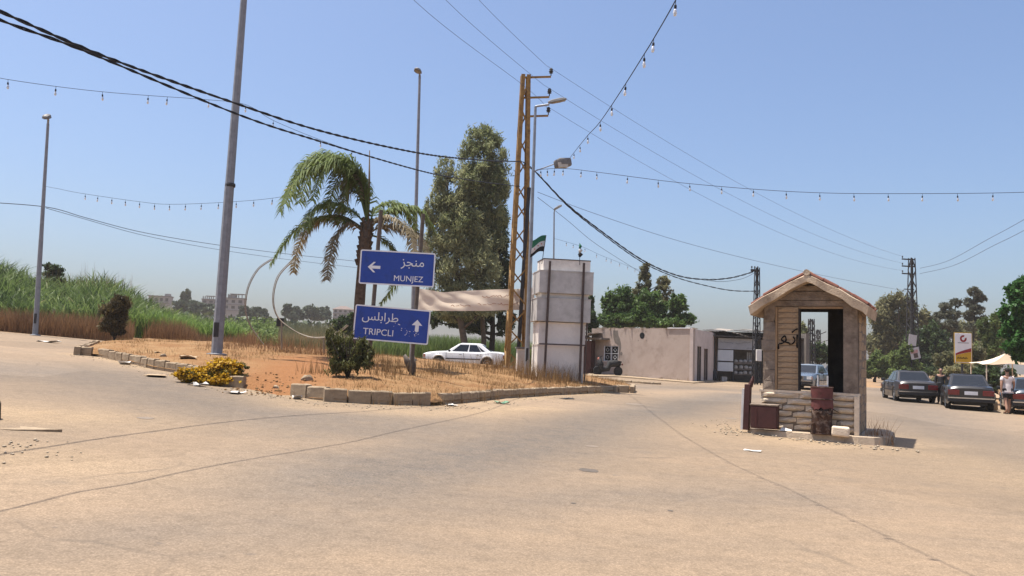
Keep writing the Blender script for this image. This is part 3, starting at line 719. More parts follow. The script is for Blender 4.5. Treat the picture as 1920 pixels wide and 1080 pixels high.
    def panel(name, q, u0, u1, v0, v1, mt, off=.012, u0t=None, u1t=None):
        q = [Vector(p) for p in q]; nrm = (q[1] - q[0]).cross(q[3] - q[0]).normalized()
        def pt(u, v): return (q[0] * (1 - u) + q[1] * u) * (1 - v) + (q[3] * (1 - u) + q[2] * u) * v + nrm * off
        P = [pt(u0, v0), pt(u1, v0), pt(u1 if u1t is None else u1t, v1), pt(u0 if u0t is None else u0t, v1)]
        m = MB(); m.prism(P, -nrm * (off - .002)); return m.build(name, M[mt], t)
    panel('windscreen', [R_[1], L_[1], L_[2], R_[2]], .06, .94, .06, .93, 'glass_dark')
    panel('rear_window', [L_[0], R_[0], R_[3], L_[3]], .07, .93, .08, .92, 'glass_dark')
    for q, s in (([R_[0], R_[1], R_[2], R_[3]], -1), ([L_[1], L_[0], L_[3], L_[2]], 1)):
        a = (lambda u: u) if s < 0 else (lambda u: 1 - u)
        for u0, u1 in ((.225, .50), (.535, .885), (.125, .205)):
            lo, hi = sorted((a(u0), a(u1)))
            if u0 < .2: panel('quarter_window', q, lo, hi, .12, .74, 'glass_dark', u0t=lo + (.07 if s < 0 else 0), u1t=hi - (.07 if s > 0 else 0))
            else: panel('window', q, lo, hi, .08, .88, 'glass_dark')
        y = s * .872
        for x in (.98, -.02, -1.02):
            m = MB(); m.bb(x - .006, x + .006, y - s * .02 - .006, y - s * .006 + .003 * s, .3 if x > -1 else .7, .9); m.build('door_gap', M['bumper_dark'], t)
        for x in (.08, -.92): MB().bb(x, x + .15, y - .012, y + .016, .76, .785).build('door_handle', M['bumper_dark'], t)
        MB().bb(-.98, 1.0, y - .01, y + .008, .50, .56).build('side_trim', M['bumper_dark'] if silver_trim else M[pm], t)
        if mirror:
            mm = MB(); mm.box((.78, s * .95, .97), (.12, .17, .13)); mm.build('door_mirror', M['bumper_dark'], t, bevel=.03)
        for x in WH:
            w_ = link('wheel', TYRE, t); w_.location = (x, s * .755, .315); w_.rotation_euler = (0, 0, 0 if s < 0 else math.pi); link('rim', RIM, w_)
    for x, s in ((2.36, 1), (-2.36, -1)):
        m = MB(); m.bb(min(x, x - s * .22), max(x, x - s * .22), -.83, .83, .33, .52); m.build('bumper', M['bumper_dark'], t, bevel=.04)
        m = MB(); m.bb(x - .012 + s * .01, x + .012 + s * .01, -.80, .80, .47, .515); m.build('bumper_strip', M['chrome'], t)
    for s in (-1, 1):
        MB().bb(2.27, 2.335, s * .66 - .13, s * .66 + .13, .58, .75).build('headlight', M['lamp_clear'], t, bevel=.015)
        MB().bb(2.20, 2.31, s * .795 - .03, s * .795 + .02, .58, .75).build('indicator', M['lamp_amber'], t)
        MB().bb(-2.36, -2.28, s * .60 - .20, s * .60 + .20, .60, .80).build('tail_light', M['lamp_red'], t, bevel=.012)
        MB().bb(2.15, 2.30, s * .80 - .02, s * .80 + .02, .4, .45)
    MB().bb(2.31, 2.36, -.36, .36, .55, .78).build('grille', M['chrome'], t, bevel=.015)
    MB().bb(2.345, 2.368, -.32, .32, .57, .755).build('grille_mesh', M['bumper_dark'], t)
    if plate: MB().bb(-2.372, -2.35, -.23, .23, .62, .76).build('number_plate', M['plate_white'], t)
    return t
p = on(872, 46.5)
car('parked_car', 'white saloon car on the back road behind the traffic island', p, math.pi - .10, 'paint_white')
p = on(1820, 31.8); car('parked_car', 'black saloon car with red tail lights beside the walking man', Vector((p.x + .98, p.y + 2.1, 0)) + Vector((0, 0, zg(p.x, p.y))), math.atan2(.90, .42), 'paint_black')
p = on(1722, 36.2); car('parked_car', 'dusty charcoal saloon car farther up the right roadside, seen from rear left', Vector((p.x + .6, p.y + 2.2, zg(p.x, p.y))), math.atan2(.96, .27), 'paint_charcoal')
p = on(1516, 47); car('parked_car', 'grey blue saloon car seen through the booth window', p, -math.pi / 2 - .62, 'paint_grey')
p = on(1945, 30.6); car('parked_car', 'dark teal car cut off by the right picture edge beside the man', Vector((p.x + 1.0, p.y + 2.1, zg(p.x, p.y))), math.atan2(.90, .44), 'paint_blue')
p = on(1566, 62); car('parked_car', 'dark car farther back half hidden behind the booth interior', p, -math.pi / 2 - .5, 'paint_black')
# scooter in the shade by the house
sc = thing('scooter', 'black motor scooter parked under the barred window', 'scooter', on(1140, 50.6), math.pi + .15)
for x in (-.62, .62):
    w_ = link('wheel', TYRE, sc); w_.location = (x, 0, .27); w_.scale = (.85, .6, .85); link('rim', RIM, w_)
m = MB(); m.tube([(-.75, 0, .62), (-.55, 0, .72), (-.1, 0, .68), (.0, 0, .4), (.35, 0, .33), (.45, 0, .6), (.52, 0, .95)], [.1, .2, .21, .17, .15, .2, .12], 10); m.build('body', M['black_rubber'], sc, True)
m = MB(); m.tube([(-.8, 0, .79), (-.5, 0, .84), (-.05, 0, .80)], [.1, .14, .1], 10, sy=.5); m.build('seat', M['black_rubber'], sc, True); sc.scale = (1.08, 1.1, 1.12)
m = MB(); m.tube([(.62, 0, .28), (.56, 0, .7), (.48, 0, 1.05)], .035, 8); m.tube([(.44, -.34, 1.1), (.5, 0, 1.05), (.44, .34, 1.1)], .022, 8); m.build('fork', M['dark_iron'], sc)
m = MB(); m.lathe([(.01, -.05), (.09, -.03), (.1, .03), (.02, .06)], 14, (.58, 0, .93), 'X'); m.build('headlight', M['lamp_amber'], sc)
m = MB(); m.box((-.86, 0, .66), (.05, .14, .1)); m.build('tail_light', M['lamp_red'], sc)
# ------------------------------------------------------------------ poles, lamps, signs, wires
mat('lamp_glass', (.55, .5, .42), .2, (.45, .4, .34), 5)
mat('lamp_case', (.20, .19, .18), .6, (.14, .13, .125), 5, metal=.2)
mat('sign_blue', (.025, .07, .36), .4, (.02, .058, .30), 2.5, grime=(.02, .04, .12), gsc=3, gamt=.5)
mat('sign_white', (.82, .82, .82), .4, (.76, .76, .77), 5)
mat('sign_back', (.3, .3, .3), .5, metal=.5)
mat('rust_post', (.13, .105, .085), .75, (.085, .065, .05), 7, .1, 50)
mat('panel_white', (.80, .74, .665), .65, (.71, .655, .585), 1.6, grime=(.50, .45, .39), gsc=1.1, gamt=.6)
mat('panel_grey', (.56, .535, .50), .65, (.42, .40, .375), 2.2, grime=(.36, .34, .31), gsc=1.4, gamt=.8)
mat('frame_brown', (.10, .07, .06), .7, (.06, .042, .036), 5)
mat('banner_cloth', (.80, .64, .53), .9, (.74, .57, .46), 1.5)
def cloth(name, c, tr=.45):
    N = NT(name); o = N.ramp(N.noise(1.5, 5), [(.3, tuple(x * .85 for x in c)), (.7, c)]); N.l(o, N.p.inputs['Base Color']); N.set(Roughness=.9, Specular_IOR_Level=.1)
    t = N.n('BsdfTranslucent'); N.l(o, t.inputs[0]); mx = N.n('MixShader'); mx.inputs[0].default_value = tr; N.l(N.p.outputs[0], mx.inputs[1]); N.l(t.outputs[0], mx.inputs[2]); N.l(mx.outputs[0], N.out.inputs[0]); M[name] = N.mat
cloth('banner_cloth', (.80, .69, .56), .5)
mat('banner_ink', (.46, .25, .17), .9, (.5, .3, .21), 3)
mat('flag_green', (.02, .14, .075), .8); mat('flag_white', (.6, .6, .58), .8); mat('flag_black', (.012, .012, .014), .8); mat('flag_red', (.4, .02, .02), .8)
N = NT('bulb_glass'); N.set(Roughness=.08, Specular_IOR_Level=.6, Base_Color=(.75, .72, .68, 1)); N.p.inputs['Transmission Weight'].default_value = .45; M['bulb_glass'] = N.mat

def sag(a, b, s, n=16):
    a, b = Vector(a), Vector(b); return [a.lerp(b, t / n) - Vector((0, 0, 4 * s * (t / n) * (1 - t / n))) for t in range(n + 1)]
def lamp_post(label, base, top, r0, r1, m='galvanised', arm=None, head=None, octa=8, group=None, hatch=True):
    t = thing('street_lamp', label, 'street lamp', base, 0, group); tp = Vector(top) - Vector(base)
    mb = MB(); mb.tube([Vector((0, 0, -.15)), tp * .45, tp * .46, tp], [r0, (r0 + r1) * .53, (r0 + r1) * .5, r1], octa); mb.build('shaft', M[m], t)
    mb = MB(); mb.lathe([(r0 * 1.9, -.05), (r0 * 1.9, .03), (r0 * 1.15, .05)], 8); mb.build('base_plate', M[m], t)
    if hatch: mb = MB(); mb.bb(-r0 * .45, r0 * .45, -r0 * 1.02, -r0 * .8, .55, 1.0); mb.build('hatch', M['dark_iron'], t)
    if arm:
        ap = [tp] + [Vector(a) - Vector(base) for a in arm]; mb = MB(); mb.tube(ap, r1 * .8, 7); mb.build('arm', M[m], t)
    if head:
        hp, hd, L, Wd, H = head; hp = Vector(hp) - Vector(base); hd = Vector(hd).normalized(); sd_ = hd.cross(Vector((0, 0, 1))).normalized(); up = sd_.cross(hd)
        mb = MB(); rows = [(-.5, .45, .5), (-.3, .8, .9), (.15, 1., 1.), (.4, .8, .7), (.5, .4, .3)]
        for a, b, c in rows:
            for q in ((-1, -.35), (-.8, .4), (-.3, .6), (.3, .6), (.8, .4), (1, -.35)): mb.v.append(tuple(hp + hd * a * L + sd_ * q[0] * Wd / 2 * b + up * q[1] * H * c))
        for i in range(4):
            for k in range(6): mb.f.append((i * 6 + k, i * 6 + (k + 1) % 6, i * 6 + 6 + (k + 1) % 6, i * 6 + 6 + k)); mb.m.append(0)
        mb.f += [tuple(range(6))[::-1], tuple(range(24, 30))]; mb.m += [0, 0]; mb.build('lamp_head', M['lamp_case'], t, bevel=.01)
        mb = MB(); c = hp - up * (H * .38); mb.add([c + hd * x * L * .42 + sd_ * y * Wd * .36 for x, y in ((-.6, -1), (1, -.8), (1, .8), (-.6, 1))], [(0, 1, 2, 3), (3, 2, 1, 0)]); mb.build('lamp_lens', M['lamp_glass'], t)
    return t
b = G(66, 629); YL = b.y
lamp_post('slim grey street lamp at the reeds on the far left roadside', b, at(90, 232, YL), .12, .06, 'dark_galvanised', arm=[at(90.5, 225, YL - .05), at(89.5, 220.5, YL - .12)], head=(at(88, 219, YL - .15), at(80, 222, YL - .6) - at(92, 217, YL), .55, .34, .2))
b = GI(406, 665); tall = lamp_post('tall thick grey pole rising out of the picture top', b, at(459, -25, b.y), .17, .10, 'dark_galvanised', arm=[at(462, -60, b.y - .4), at(470, -75, b.y - 1.6)], head=(at(474, -78, b.y - 2.), (0.2, -1, .1), .6, .3, .16))
mb = MB(); tp = at(432, 347, b.y) - b; mb.lathe([(.16, -.06), (.165, 0), (.15, .05)], 8, tp); mb.build('collar', M['dark_iron'], tall)
b = onI(772, 34.0); lamp_post('tall grey street lamp rising behind the blue signs', b, at(787, 142, 34), .11, .055, 'dark_galvanised', arm=[at(786.5, 136, 33.9), at(785, 133, 33.85)], head=(at(784, 133, 33.8), (-.25, -1, .05), .5, .3, .17))
b = GI(987, 702); LY = b.y
lp = lamp_post('grey street lamp with flat arm and floodlight in front of the yellow lattice pole', b, at(1004, 200, LY), .105, .055, 'galvanised', arm=[at(1008, 199, LY), at(1030, 196, LY)], head=(at(1045, 189, LY), at(1066, 185, LY) - at(1030, 192, LY), .74, .3, .15))
q = lambda u, v, dy=0.: at(u, v, LY + dy) - b
mb = MB(); mb.tube([q(1000, 322), q(1038, 308)], .022, 7); mb.build('floodlight_arm', M['dark_galvanised'], lp)
mb = MB(); mb.box(q(1055, 306), (.58, .5, .34), Matrix.Rotation(-.18, 3, 'Y') @ Matrix.Rotation(.5, 3, 'Z')); mb.build('floodlight', M['lamp_case'], lp, bevel=.08, seg=2)
mb = MB(); mb.box(q(1056, 309, -.27), (.44, .03, .2), Matrix.Rotation(-.18, 3, 'Y') @ Matrix.Rotation(.5, 3, 'Z')); mb.build('floodlight_lens', M['lamp_glass'], lp)
mb = MB(); mb.bb(-.05, .0, -.115, -.09, .5, .95); mb.build('hatch_shadow', M['dark_iron'], lp)
b = on(1037, 52); lamp_post('distant thin street lamp behind the white panelled column', b, at(1039, 398, 52), .08, .045, 'dark_galvanised', arm=[at(1040, 393, 51.9), at(1044, 390, 51.8)], head=(at(1046, 389, 51.8), at(1056, 384, 51.8) - at(1036, 396, 51.8), .62, .3, .16))

def lattice(t, h, w0, w1, n, mt, leg=.05, br=.022):
    wz = lambda z: (w0 + (w1 - w0) * z / h) / 2; C4 = ((-1, -1), (1, -1), (1, 1), (-1, 1))
    for cx, cy in C4:
        a = Vector((cx * w0 / 2, cy * w0 / 2, -.2)); d = Vector((cx * w1 / 2, cy * w1 / 2, h)); mb = MB(); 
        for ox, oy, sx, sy in ((0, cy * -leg * .4, leg * .25, leg), (cx * -leg * .4, 0, leg, leg * .25)):
            o = Vector((ox, oy, 0)); mb.add([(a + o + Vector((x * sx / 2, y * sy / 2, 0))) for x, y in C4] + [(d + o + Vector((x * sx / 2, y * sy / 2, 0))) for x, y in C4], [(3, 2, 1, 0), (4, 5, 6, 7)] + [(i, (i + 1) % 4, 4 + (i + 1) % 4, 4 + i) for i in range(4)])
        mb.build('leg', mt, t)
    zs = [h * (1 - (1 - k / n) ** .86) for k in range(n + 1)]
    for k4 in range(4):
        a, b_ = C4[k4], C4[(k4 + 1) % 4]; mb = MB()
        for k in range(n):
            z0, z1 = zs[k], zs[k + 1]; p, q_ = (a, b_) if k % 2 == k4 % 2 else (b_, a)
            mb.tube([(p[0] * wz(z0), p[1] * wz(z0), z0), (q_[0] * wz(z1), q_[1] * wz(z1), z1)], br, 4)
        mb.build('bracing', mt, t)
def insulator(parent, loc, s=1., name='insulator'):
    mb = MB(); mb.lathe([(.02 * s, 0), (.02 * s, .1 * s), (.085 * s, .12 * s), (.05 * s, .15 * s), (.095 * s, .18 * s), (.055 * s, .22 * s), (.08 * s, .25 * s), (.05 * s, .31 * s), (.02 * s, .33 * s)], 12); o = mb.build(name, M['dark_iron'], parent); o.location = loc; return o
base = onI(967, 36); PY = 36.0; top = at(990.5, 142, PY); H = top.z - base.z
yp = thing('utility_pole', 'ochre painted lattice power pole with three side arms at the island', 'utility pole', base, .12)
lattice(yp, H, .95, .38, 13, M['ochre_paint'], .17, .042)
Mi = (Matrix.Translation(base) @ Matrix.Rotation(.12, 4, 'Z')).inverted()
HV = []
for v, u2 in ((146, 1033), (184, 1030), (219, 1028)):
    a = Mi @ at(990, v, PY); e = Mi @ at(u2, v - 2, PY); mb = MB(); mb.tube([a - Vector((.2, 0, 0)), e], .055, 4); mb.build('cross_arm', M['ochre_paint'], yp)
    insulator(yp, e + Vector((0, 0, .04)), 1.15); HV.append(at(u2, v - 2, PY) + Vector((0, 0, .40)))
mb = MB(); mb.tube([Mi @ at(992, 352, PY - .3), Mi @ at(978, 560, PY - .3), Mi @ at(972, 660, PY - .3)], .09, 8); mb.build('cable_duct', M['dark_iron'], yp)
mb = MB(); mb.bb(-.5, .5, -.5, .5, -.3, .12); mb.build('footing', M['concrete'], yp)
# dark lattice pole by the shop
b = on(1418, 49.5); dp = thing('utility_pole', 'slim dark lattice pole standing in front of the roadside shop', 'utility pole', b, .2); top2 = at(1419, 502, 49.5)
lattice(dp, top2.z - b.z, .42, .24, 15, M['dark_iron'], .06, .018)
mb = MB(); mb.bb(-.42, .1, -.04, .04, top2.z - b.z - .25, top2.z - b.z - .1); mb.build('cross_arm', M['dark_iron'], dp)
mb = MB(); mb.bb(-.17, .17, -.36, -.23, 1.45, 2.15); mb.build('meter_box', M['panel_white'], dp, bevel=.02)
for k in range(3): insulator(dp, (-.36 + .2 * k, 0, top2.z - b.z - .1), .6)
# big tower on the right
b = on(1711, 74, .9); tw = thing('utility_pole', 'tall dark lattice power pole with posters beyond the parked cars', 'utility pole', b, .15); top3 = at(1716, 484, 74); h3 = top3.z - b.z
lattice(tw, h3, .95, .42, 14, M['dark_iron'], .10, .035); MW = []
for v in (487, 500, 514):
    z = at(1716, v, 74).z - b.z; mb = MB(); mb.bb(-1.0, .25, -.05, .05, z - .05, z + .06); mb.build('cross_arm', M['dark_iron'], tw); insulator(tw, (-.95, 0, z + .05), .8); MW.append(b + Vector((-.95, 0, z + .3)))
z = at(1716, 543, 74).z - b.z; mb = MB(); mb.bb(-.8, .2, -.04, .04, z - .04, z + .04); mb.build('cross_arm', M['dark_iron'], tw)
mat('poster', (.55, .54, .53), .7, (.42, .40, .40), 6); mat('poster_pink', (.45, .2, .2), .7, (.5, .4, .38), 3)
mb = MB(); mb.box((-.35, -.52, 3.2), (.8, .02, 1.0), Matrix.Rotation(.12, 3, 'Y')); mb.build('poster', M['poster'], tw)
mb = MB(); mb.box((-.12, -.54, 2.0), (.95, .02, 1.05), Matrix.Rotation(-.22, 3, 'Y')); pz = mb.build('poster', M['poster'], tw)
mb = MB(); mb.box((-.2, -.556, 2.15), (.7, .01, .3), Matrix.Rotation(-.22, 3, 'Y')); mb.build('poster_print', M['poster_pink'], pz)
mb = MB(); mb.box((-.05, -.556, 1.8), (.42, .01, .42), Matrix.Rotation(-.22, 3, 'Y')); mb.build('poster_print', M['frame_brown'], pz)
# two far poles down the road seen through the booth
for (u, v, Y, lab) in ((1521, 598, 72, 'far dark lattice pole with lamp arm seen through the booth window'), (1534, 618, 96, 'farthest dark lattice pole seen through the booth window')):
    b = on(u, Y); fp = thing('utility_pole', lab, 'utility pole', b, .1); hh = at(u, v, Y).z - b.z; lattice(fp, hh, .6, .4, 12, M['dark_iron'], .09, .04)
    mb = MB(); mb.tube([(.2, 0, hh * .72), (.9, 0, hh * .76), (1.4, 0, hh * .80)], .04, 6); mb.build('lamp_arm', M['dark_iron'], fp)

# ------------------------------------------------------------------ blue direction signs
b = GI(770, 703); SY = b.y; k = SY / F
sg = thing('direction_sign', 'two blue road signs in Arabic and Latin letters on leaning posts', 'road sign', b, 0.); sg.rotation_euler = (0, R(1.8), R(2))
px2 = lambda dpx: dpx * k
H1 = px2(305); x_l = -px2(80)
for x, hh in ((0, H1), (x_l, H1 + .02)):
    mb = MB(); mb.tube([(x, .06, -.3), (x, .06, hh)], .062, 8); mb.build('post', M['rust_post'], sg)
def rounded(w_, h_, r, n=5):
    P = []
    for sx, sz, a0 in ((1, 1, 0), (-1, 1, 90), (-1, -1, 180), (1, -1, 270)):
        for k_ in range(n + 1):
            a = R(a0 + 90 * k_ / n); P.append((sx * (w_ / 2 - r) + r * math.cos(a), sz * (h_ / 2 - r) + r * math.sin(a)))
    return P
def board(parent, cx, cz, w_, h_, tilt):
    mb = MB(); mb.prism([(x, 0, z) for x, z in rounded(w_, h_, .05)][::-1], (0, .03, 0)); o = mb.build('sign_panel', [M['sign_blue']], parent); o.location = (cx, -.05, cz); o.rotation_euler = (0, tilt, 0)
    P = rounded(w_ + .01, h_ + .01, .055); Pi = rounded(w_ - .065, h_ - .065, .03); n = len(P); mb = MB()
    mb.add([(x, -.006, z) for x, z in P] + [(x, -.006, z) for x, z in Pi] + [(x, .012, z) for x, z in P], [(i, n + i, n + (i + 1) % n, (i + 1) % n)[::-1] for i in range(n)] + [(i, (i + 1) % n, 2 * n + (i + 1) % n, 2 * n + i)[::-1] for i in range(n)]); mb.build('border', M['sign_white'], o)
    return o
def arrow(parent, cx, cz, s, ang, chip=0):
    P = [(-.5, 0), (-.05, .42), (.12, .42), (-.16, .12), (.5, .12), (.5, -.12), (-.16, -.12), (.12, -.42), (-.05, -.42)] if not chip else [(-.5, 0), (-.05, .42), (-.05, .16), (.42, .16), (.5, .05), (.42, -.14), (-.05, -.13), (-.05, -.42)]
    c, s_ = math.cos(ang), math.sin(ang); mb = MB(); mb.prism([(cx + s * (x * c - z * s_), -.004, cz + s * (x * s_ + z * c)) for x, z in P], (0, -.003, 0)); mb.f = [f[::-1] for f in mb.f] if False else mb.f; return mb.build('arrow', M['sign_white'], parent)
W1, Hh = px2(140), px2(64)
zc1 = px2(703 - 506); zc2 = px2(703 - 612)
s1 = board(sg, px2(-40), zc1, W1, Hh, R(-.9)); s2 = board(sg, px2(-42), zc2, W1, Hh, R(1.0))
arrow(s1, -W1 * .31, -.0, .36, 0)
text_part('lettering', '\uFEB0\uFEA0\uFEE8\uFEE3', .36, M['sign_white'], s1, W1 * .20, -.006, .08, W1 * .31)
text_part('lettering', 'MUNJEZ', .2, M['sign_white'], s1, W1 * .16, -.006, -Hh * .37, W1 * .39)
text_part('lettering', '\uFEB2\uFEE0\uFE91\uFE8D\uFEAE\uFEC3', .36, M['sign_white'], s2, -W1 * .16, -.006, .08, W1 * .48)
text_part('lettering', 'TRIPCLI', .2, M['sign_white'], s2, -W1 * .17, -.006, -Hh * .34, W1 * .40)
arrow(s2, W1 * .335, .02, .36, R(-90), 1)
mb = MB(); random.seed(3)
for k_ in range(26):                                  # flaked specks of white film
    cx, cz = random.choice([(W1 * .14, -.1), (W1 * .33, -.22), (W1 * .1, .0), (W1 * .25, -.2)]); x, z = cx + random.gauss(0, .07), cz + random.gauss(0, .06); r_ = random.uniform(.006, .018)
    mb.prism([(x + r_ * math.cos(a), -.004, z + r_ * math.sin(a)) for a in (0, 1.4, 2.9, 4.4)], (0, -.002, 0))
mb.build('flaked_film', M['sign_white'], s2)
mb = MB(); mb.tube([(-.02, .03, .1), (-.1, .0, .35), (-.22, -.03, .55)], [.08, .1, .05], 7); mb.tube([(.03, .1, -.1), (.06, .05, .3), (.04, .05, .55)], [.09, .08, .04], 7); mb.jitter(.03, 6); o = mb.build('tree_stump', M['rust_post'], None, True); o.location = b + Vector((0, .12, 0)); tag(o, 'dead forked stump at the foot of the blue signs', 'stump')

# ------------------------------------------------------------------ white panelled column, flags, cabinet, banner
b = onI(1046, 30.6); CY = 30.6; k = CY / F
cl = thing('advertising_column', 'stacked white panelled box column with brown posts at the island end', 'column', b, .16)
zz = lambda v: (703 - v) * k; xx = lambda u: (u - 1048) * k
def blockp(name, u0, u1, v0, v1, mt, dep=1.25):
    mb = MB(); w_ = xx(u1) - xx(u0); mb.bb(xx(u0), xx(u1), -dep / 2, dep / 2, zz(v1), zz(v0)); o = mb.build(name, M[mt], cl, bevel=.012)
    e = MB(); e.bb(xx(u0) - .012, xx(u1) + .012, -dep / 2 - .012, dep / 2 + .012, zz(v0) - .03, zz(v0) + .006); e.build('edge_flashing', M['frame_brown'] if name == 'cap_box' else M[mt], o); return o
blockp('base_panel', 1003, 1090, 643, 712, 'panel_white', 1.15); blockp('lower_panel', 1004, 1092, 601.5, 642, 'panel_white', 1.15); blockp('band_box', 998, 1099, 557, 600, 'panel_grey', 1.45)
blockp('neck_box', 1007, 1096, 548.6, 556, 'panel_white', 1.1); blockp('band_box', 1001, 1103, 506.5, 548, 'panel_grey', 1.45); blockp('cap_box', 1009, 1098, 484, 505.5, 'panel_white', 1.2)
for u0, u1 in ((1019, 1015), (1083, 1081)):
    mb = MB(); mb.tube([(xx(u1), -.79, -.1), (xx(u0), -.79, zz(490))], .055, 4); mb.build('post', M['frame_brown'], cl)
mb = MB(); mb.bb(xx(1004), xx(1090), -.80, -.74, zz(643), zz(640.5)); mb.build('rail', M['frame_brown'], cl)
mb = MB(); mb.tube([(xx(1091), -.7, -.1), (xx(1093), -.7, zz(600))], .03, 6); mb.build('side_post', M['frame_brown'], cl)
def flag(label, u, v0, v1, furled):
    p0 = at(u - (1 if not furled else 0), v0, CY - .7); p1 = at(u + (7 if not furled else 0), v1, CY - .7); t = thing('flag', label, 'flag', p0, 0, None); d = p1 - p0
    mb = MB(); mb.tube([(0, 0, -.1), d], .012, 6); mb.build('flagpole', M['dark_iron'], t)
    if furled:
        for i, mt in enumerate(('flag_green', 'flag_white', 'flag_black')):
            mb = MB(); mb.tube([d * (.95 - .22 * i), d * (.84 - .22 * i) + Vector((.03, 0, 0)), d * (.72 - .22 * i)], [.03, .06 + .02 * i, .04], 7); mb.jitter(.02, 11); mb.build('cloth_fold', M[mt], t, True)
        return
    def cl_(a, b_): 
        w_ = .5; return d * (1 - .62 * b_) + Vector((-w_ * a, .06 * math.sin(a * 6 + b_ * 2), -.18 * a - .10 * a * math.sin(b_ * 3) + .05 * math.sin(a * 5)))
    for i, mt in enumerate(('flag_green', 'flag_white', 'flag_black')):
        mb = MB(); n = 8
        for a in range(n + 1):
            for bq in range(4): mb.v.append(tuple(cl_(a / n, (i + bq / 3) / 3)))
        for a in range(n):
            for bq in range(3): mb.f.append((a * 4 + bq, a * 4 + 4 + bq, a * 4 + 5 + bq, a * 4 + 1 + bq)); mb.m.append(0)
        o = mb.build('stripe', M[mt], t, True)
        if i == 1:
            mb = MB()
            for a in (.25, .5, .75):
                c = cl_(a, .5) + Vector((0, -.012, 0)); P = []
                for s_ in range(10): rr = .035 if s_ % 2 == 0 else .015; P.append(c + Vector((rr * math.sin(s_ * math.pi / 5), 0, rr * math.cos(s_ * math.pi / 5))))
                mb.prism(P, (0, .003, 0))
            mb.build('star', M['flag_red'], o)
flag('green white and black flag flying from the white column', 1017, 490, 441, False)
flag('furled dark flag tied to the right corner of the white column', 1087, 492, 456, True)
b = onI(976, 33.2); cb = thing('cable_cabinet', 'low pale grey cabinet behind the street lamp base', 'cabinet', b, .1)
mb = MB(); mb.bb(-.17, .35, -.2, .2, -.1, .92); mb.build('case', M['panel_white'], cb, bevel=.02); mb = MB(); mb.bb(-.22, .48, -.26, .26, .93, 1.0); mb.build('lid', M['lamp_case'], cb); mb = MB(); mb.bb(-.13, .3, -.215, -.203, .1, .85); mb.build('door', M['panel_grey'], cb)
# banner
bn = thing('cloth_banner', 'faded pinkish cloth banner stretched between lamp and lattice pole', 'banner', on(880, 35), 0); o0 = on(880, 35)
topc = [(781, 540), (800, 543), (830, 548), (870, 545.5), (910, 543.5), (955, 542), (985, 541), (1001, 539)]; botc = [(781, 581), (800, 582), (830, 583), (870, 583), (910, 583), (955, 581.5), (985, 581), (1001, 581)]
def bpt(s, t):
    f_ = s * 7; i = min(6, int(f_)); f_ -= i; u0 = topc[i][0] + (topc[i + 1][0] - topc[i][0]) * f_; v0 = topc[i][1] + (topc[i + 1][1] - topc[i][1]) * f_; v1 = botc[i][1] + (botc[i + 1][1] - botc[i][1]) * f_
    p = at(u0, v0 + (v1 - v0) * t, 34.4 + 2.0 * s); dp_ = .05 * math.sin(t * 5 + s * 9) * math.sin(s * 3.1) + .03 * math.sin((s * 3 - t) * 9) + .04 * noise.noise(Vector((s * 6, t * 3, 0))); return p + Vector((0, dp_, 0)) - o0
mb = MB(); nx, nz = 48, 14
for i in range(nx + 1):
    for j in range(nz + 1): mb.v.append(tuple(bpt(i / nx, j / nz)))
for i in range(nx):
    for j in range(nz): a = i * (nz + 1) + j; mb.f.append((a, a + 1, a + nz + 2, a + nz + 1)); mb.m.append(0)
mb.build('cloth', M['banner_cloth'], bn, True)
mb = MB(); random.seed(21)
for (s0, s1_, t0, hh) in ((.55, .80, .33, .13), (.34, .46, .72, .10), (.52, .80, .70, .14)):
    s = s0
    while s < s1_:
        pts = [bpt(s + .012 * k_, t0 + hh * (random.random() - .5)) - Vector((0, .02, 0)) for k_ in range(3)]
        mb.tube(pts, .016, 4); s += random.uniform(.018, .034)
mb.build('faded_lettering', M['banner_ink'], bn)['kind'] = 'stuff'
mb = MB()
for s in (0, 1): mb.tube([bpt(s, 0), bpt(s, 1)], .02, 6)
mb.tube([bpt(0, 0), at(774, 541, 34) - o0], .008, 5); mb.tube([bpt(0, 1), at(773, 582, 34) - o0], .008, 5); mb.build('tie_rope', M['cable_black'], bn)
# ------------------------------------------------------------------ bent ring frames on the island
mat('bent_pipe', (.30, .25, .19), .6, (.2, .16, .12), 6)
def ring(label, px, Y, y2, legs):
    b_ = onI(px[-1][0], Y); t = thing('ring_frame', label, 'metal frame', b_, 0); n = len(px); mb = MB(); mb2 = MB(); P = []
    for i in range(n - 1):
        a_, b2, c_, d_ = [np.array(px[max(0, min(n - 1, i + j))], float) for j in (-1, 0, 1, 2)]
        for s in range(5):
            tt = s / 5; w_ = .5 * (2 * b2 + (c_ - a_) * tt + (2 * a_ - 5 * b2 + 4 * c_ - d_) * tt ** 2 + (-a_ + 3 * b2 - 3 * c_ + d_) * tt ** 3); P.append(at(w_[0], w_[1], Y + (y2 - Y) * (i + tt) / (n - 1)) - b_)
    mb.tube(P, .02, 6); mb.tube([p + Vector((-.06, .05, .03)) for p in P], .014, 6); 
    for i in range(0, len(P), 2): mb.tube([P[i], P[i] + Vector((-.06, .05, .03))], .008, 4)
    mb.build('hoop', M['bent_pipe'], t)
    for (u, v0, v1) in legs: mb = MB(); mb.tube([at(u, v0, Y) - b_, at(u, v1, Y) - b_ ], .03, 6); mb.build('support', M['bent_pipe'], t)
ring('left bent metal hoop standing on the dry island', [(512, 486), (485, 505), (466, 540), (461, 580), (470, 610), (484, 632), (496, 648)], 31, 31, [])
ring('right bent metal hoop curving low behind the island shrub', [(548, 490), (522, 520), (513, 560), (520, 592), (540, 612), (570, 629), (600, 634), (632, 626), (656, 608)], 30, 29, [(528, 602, 655), (607, 632, 662)])
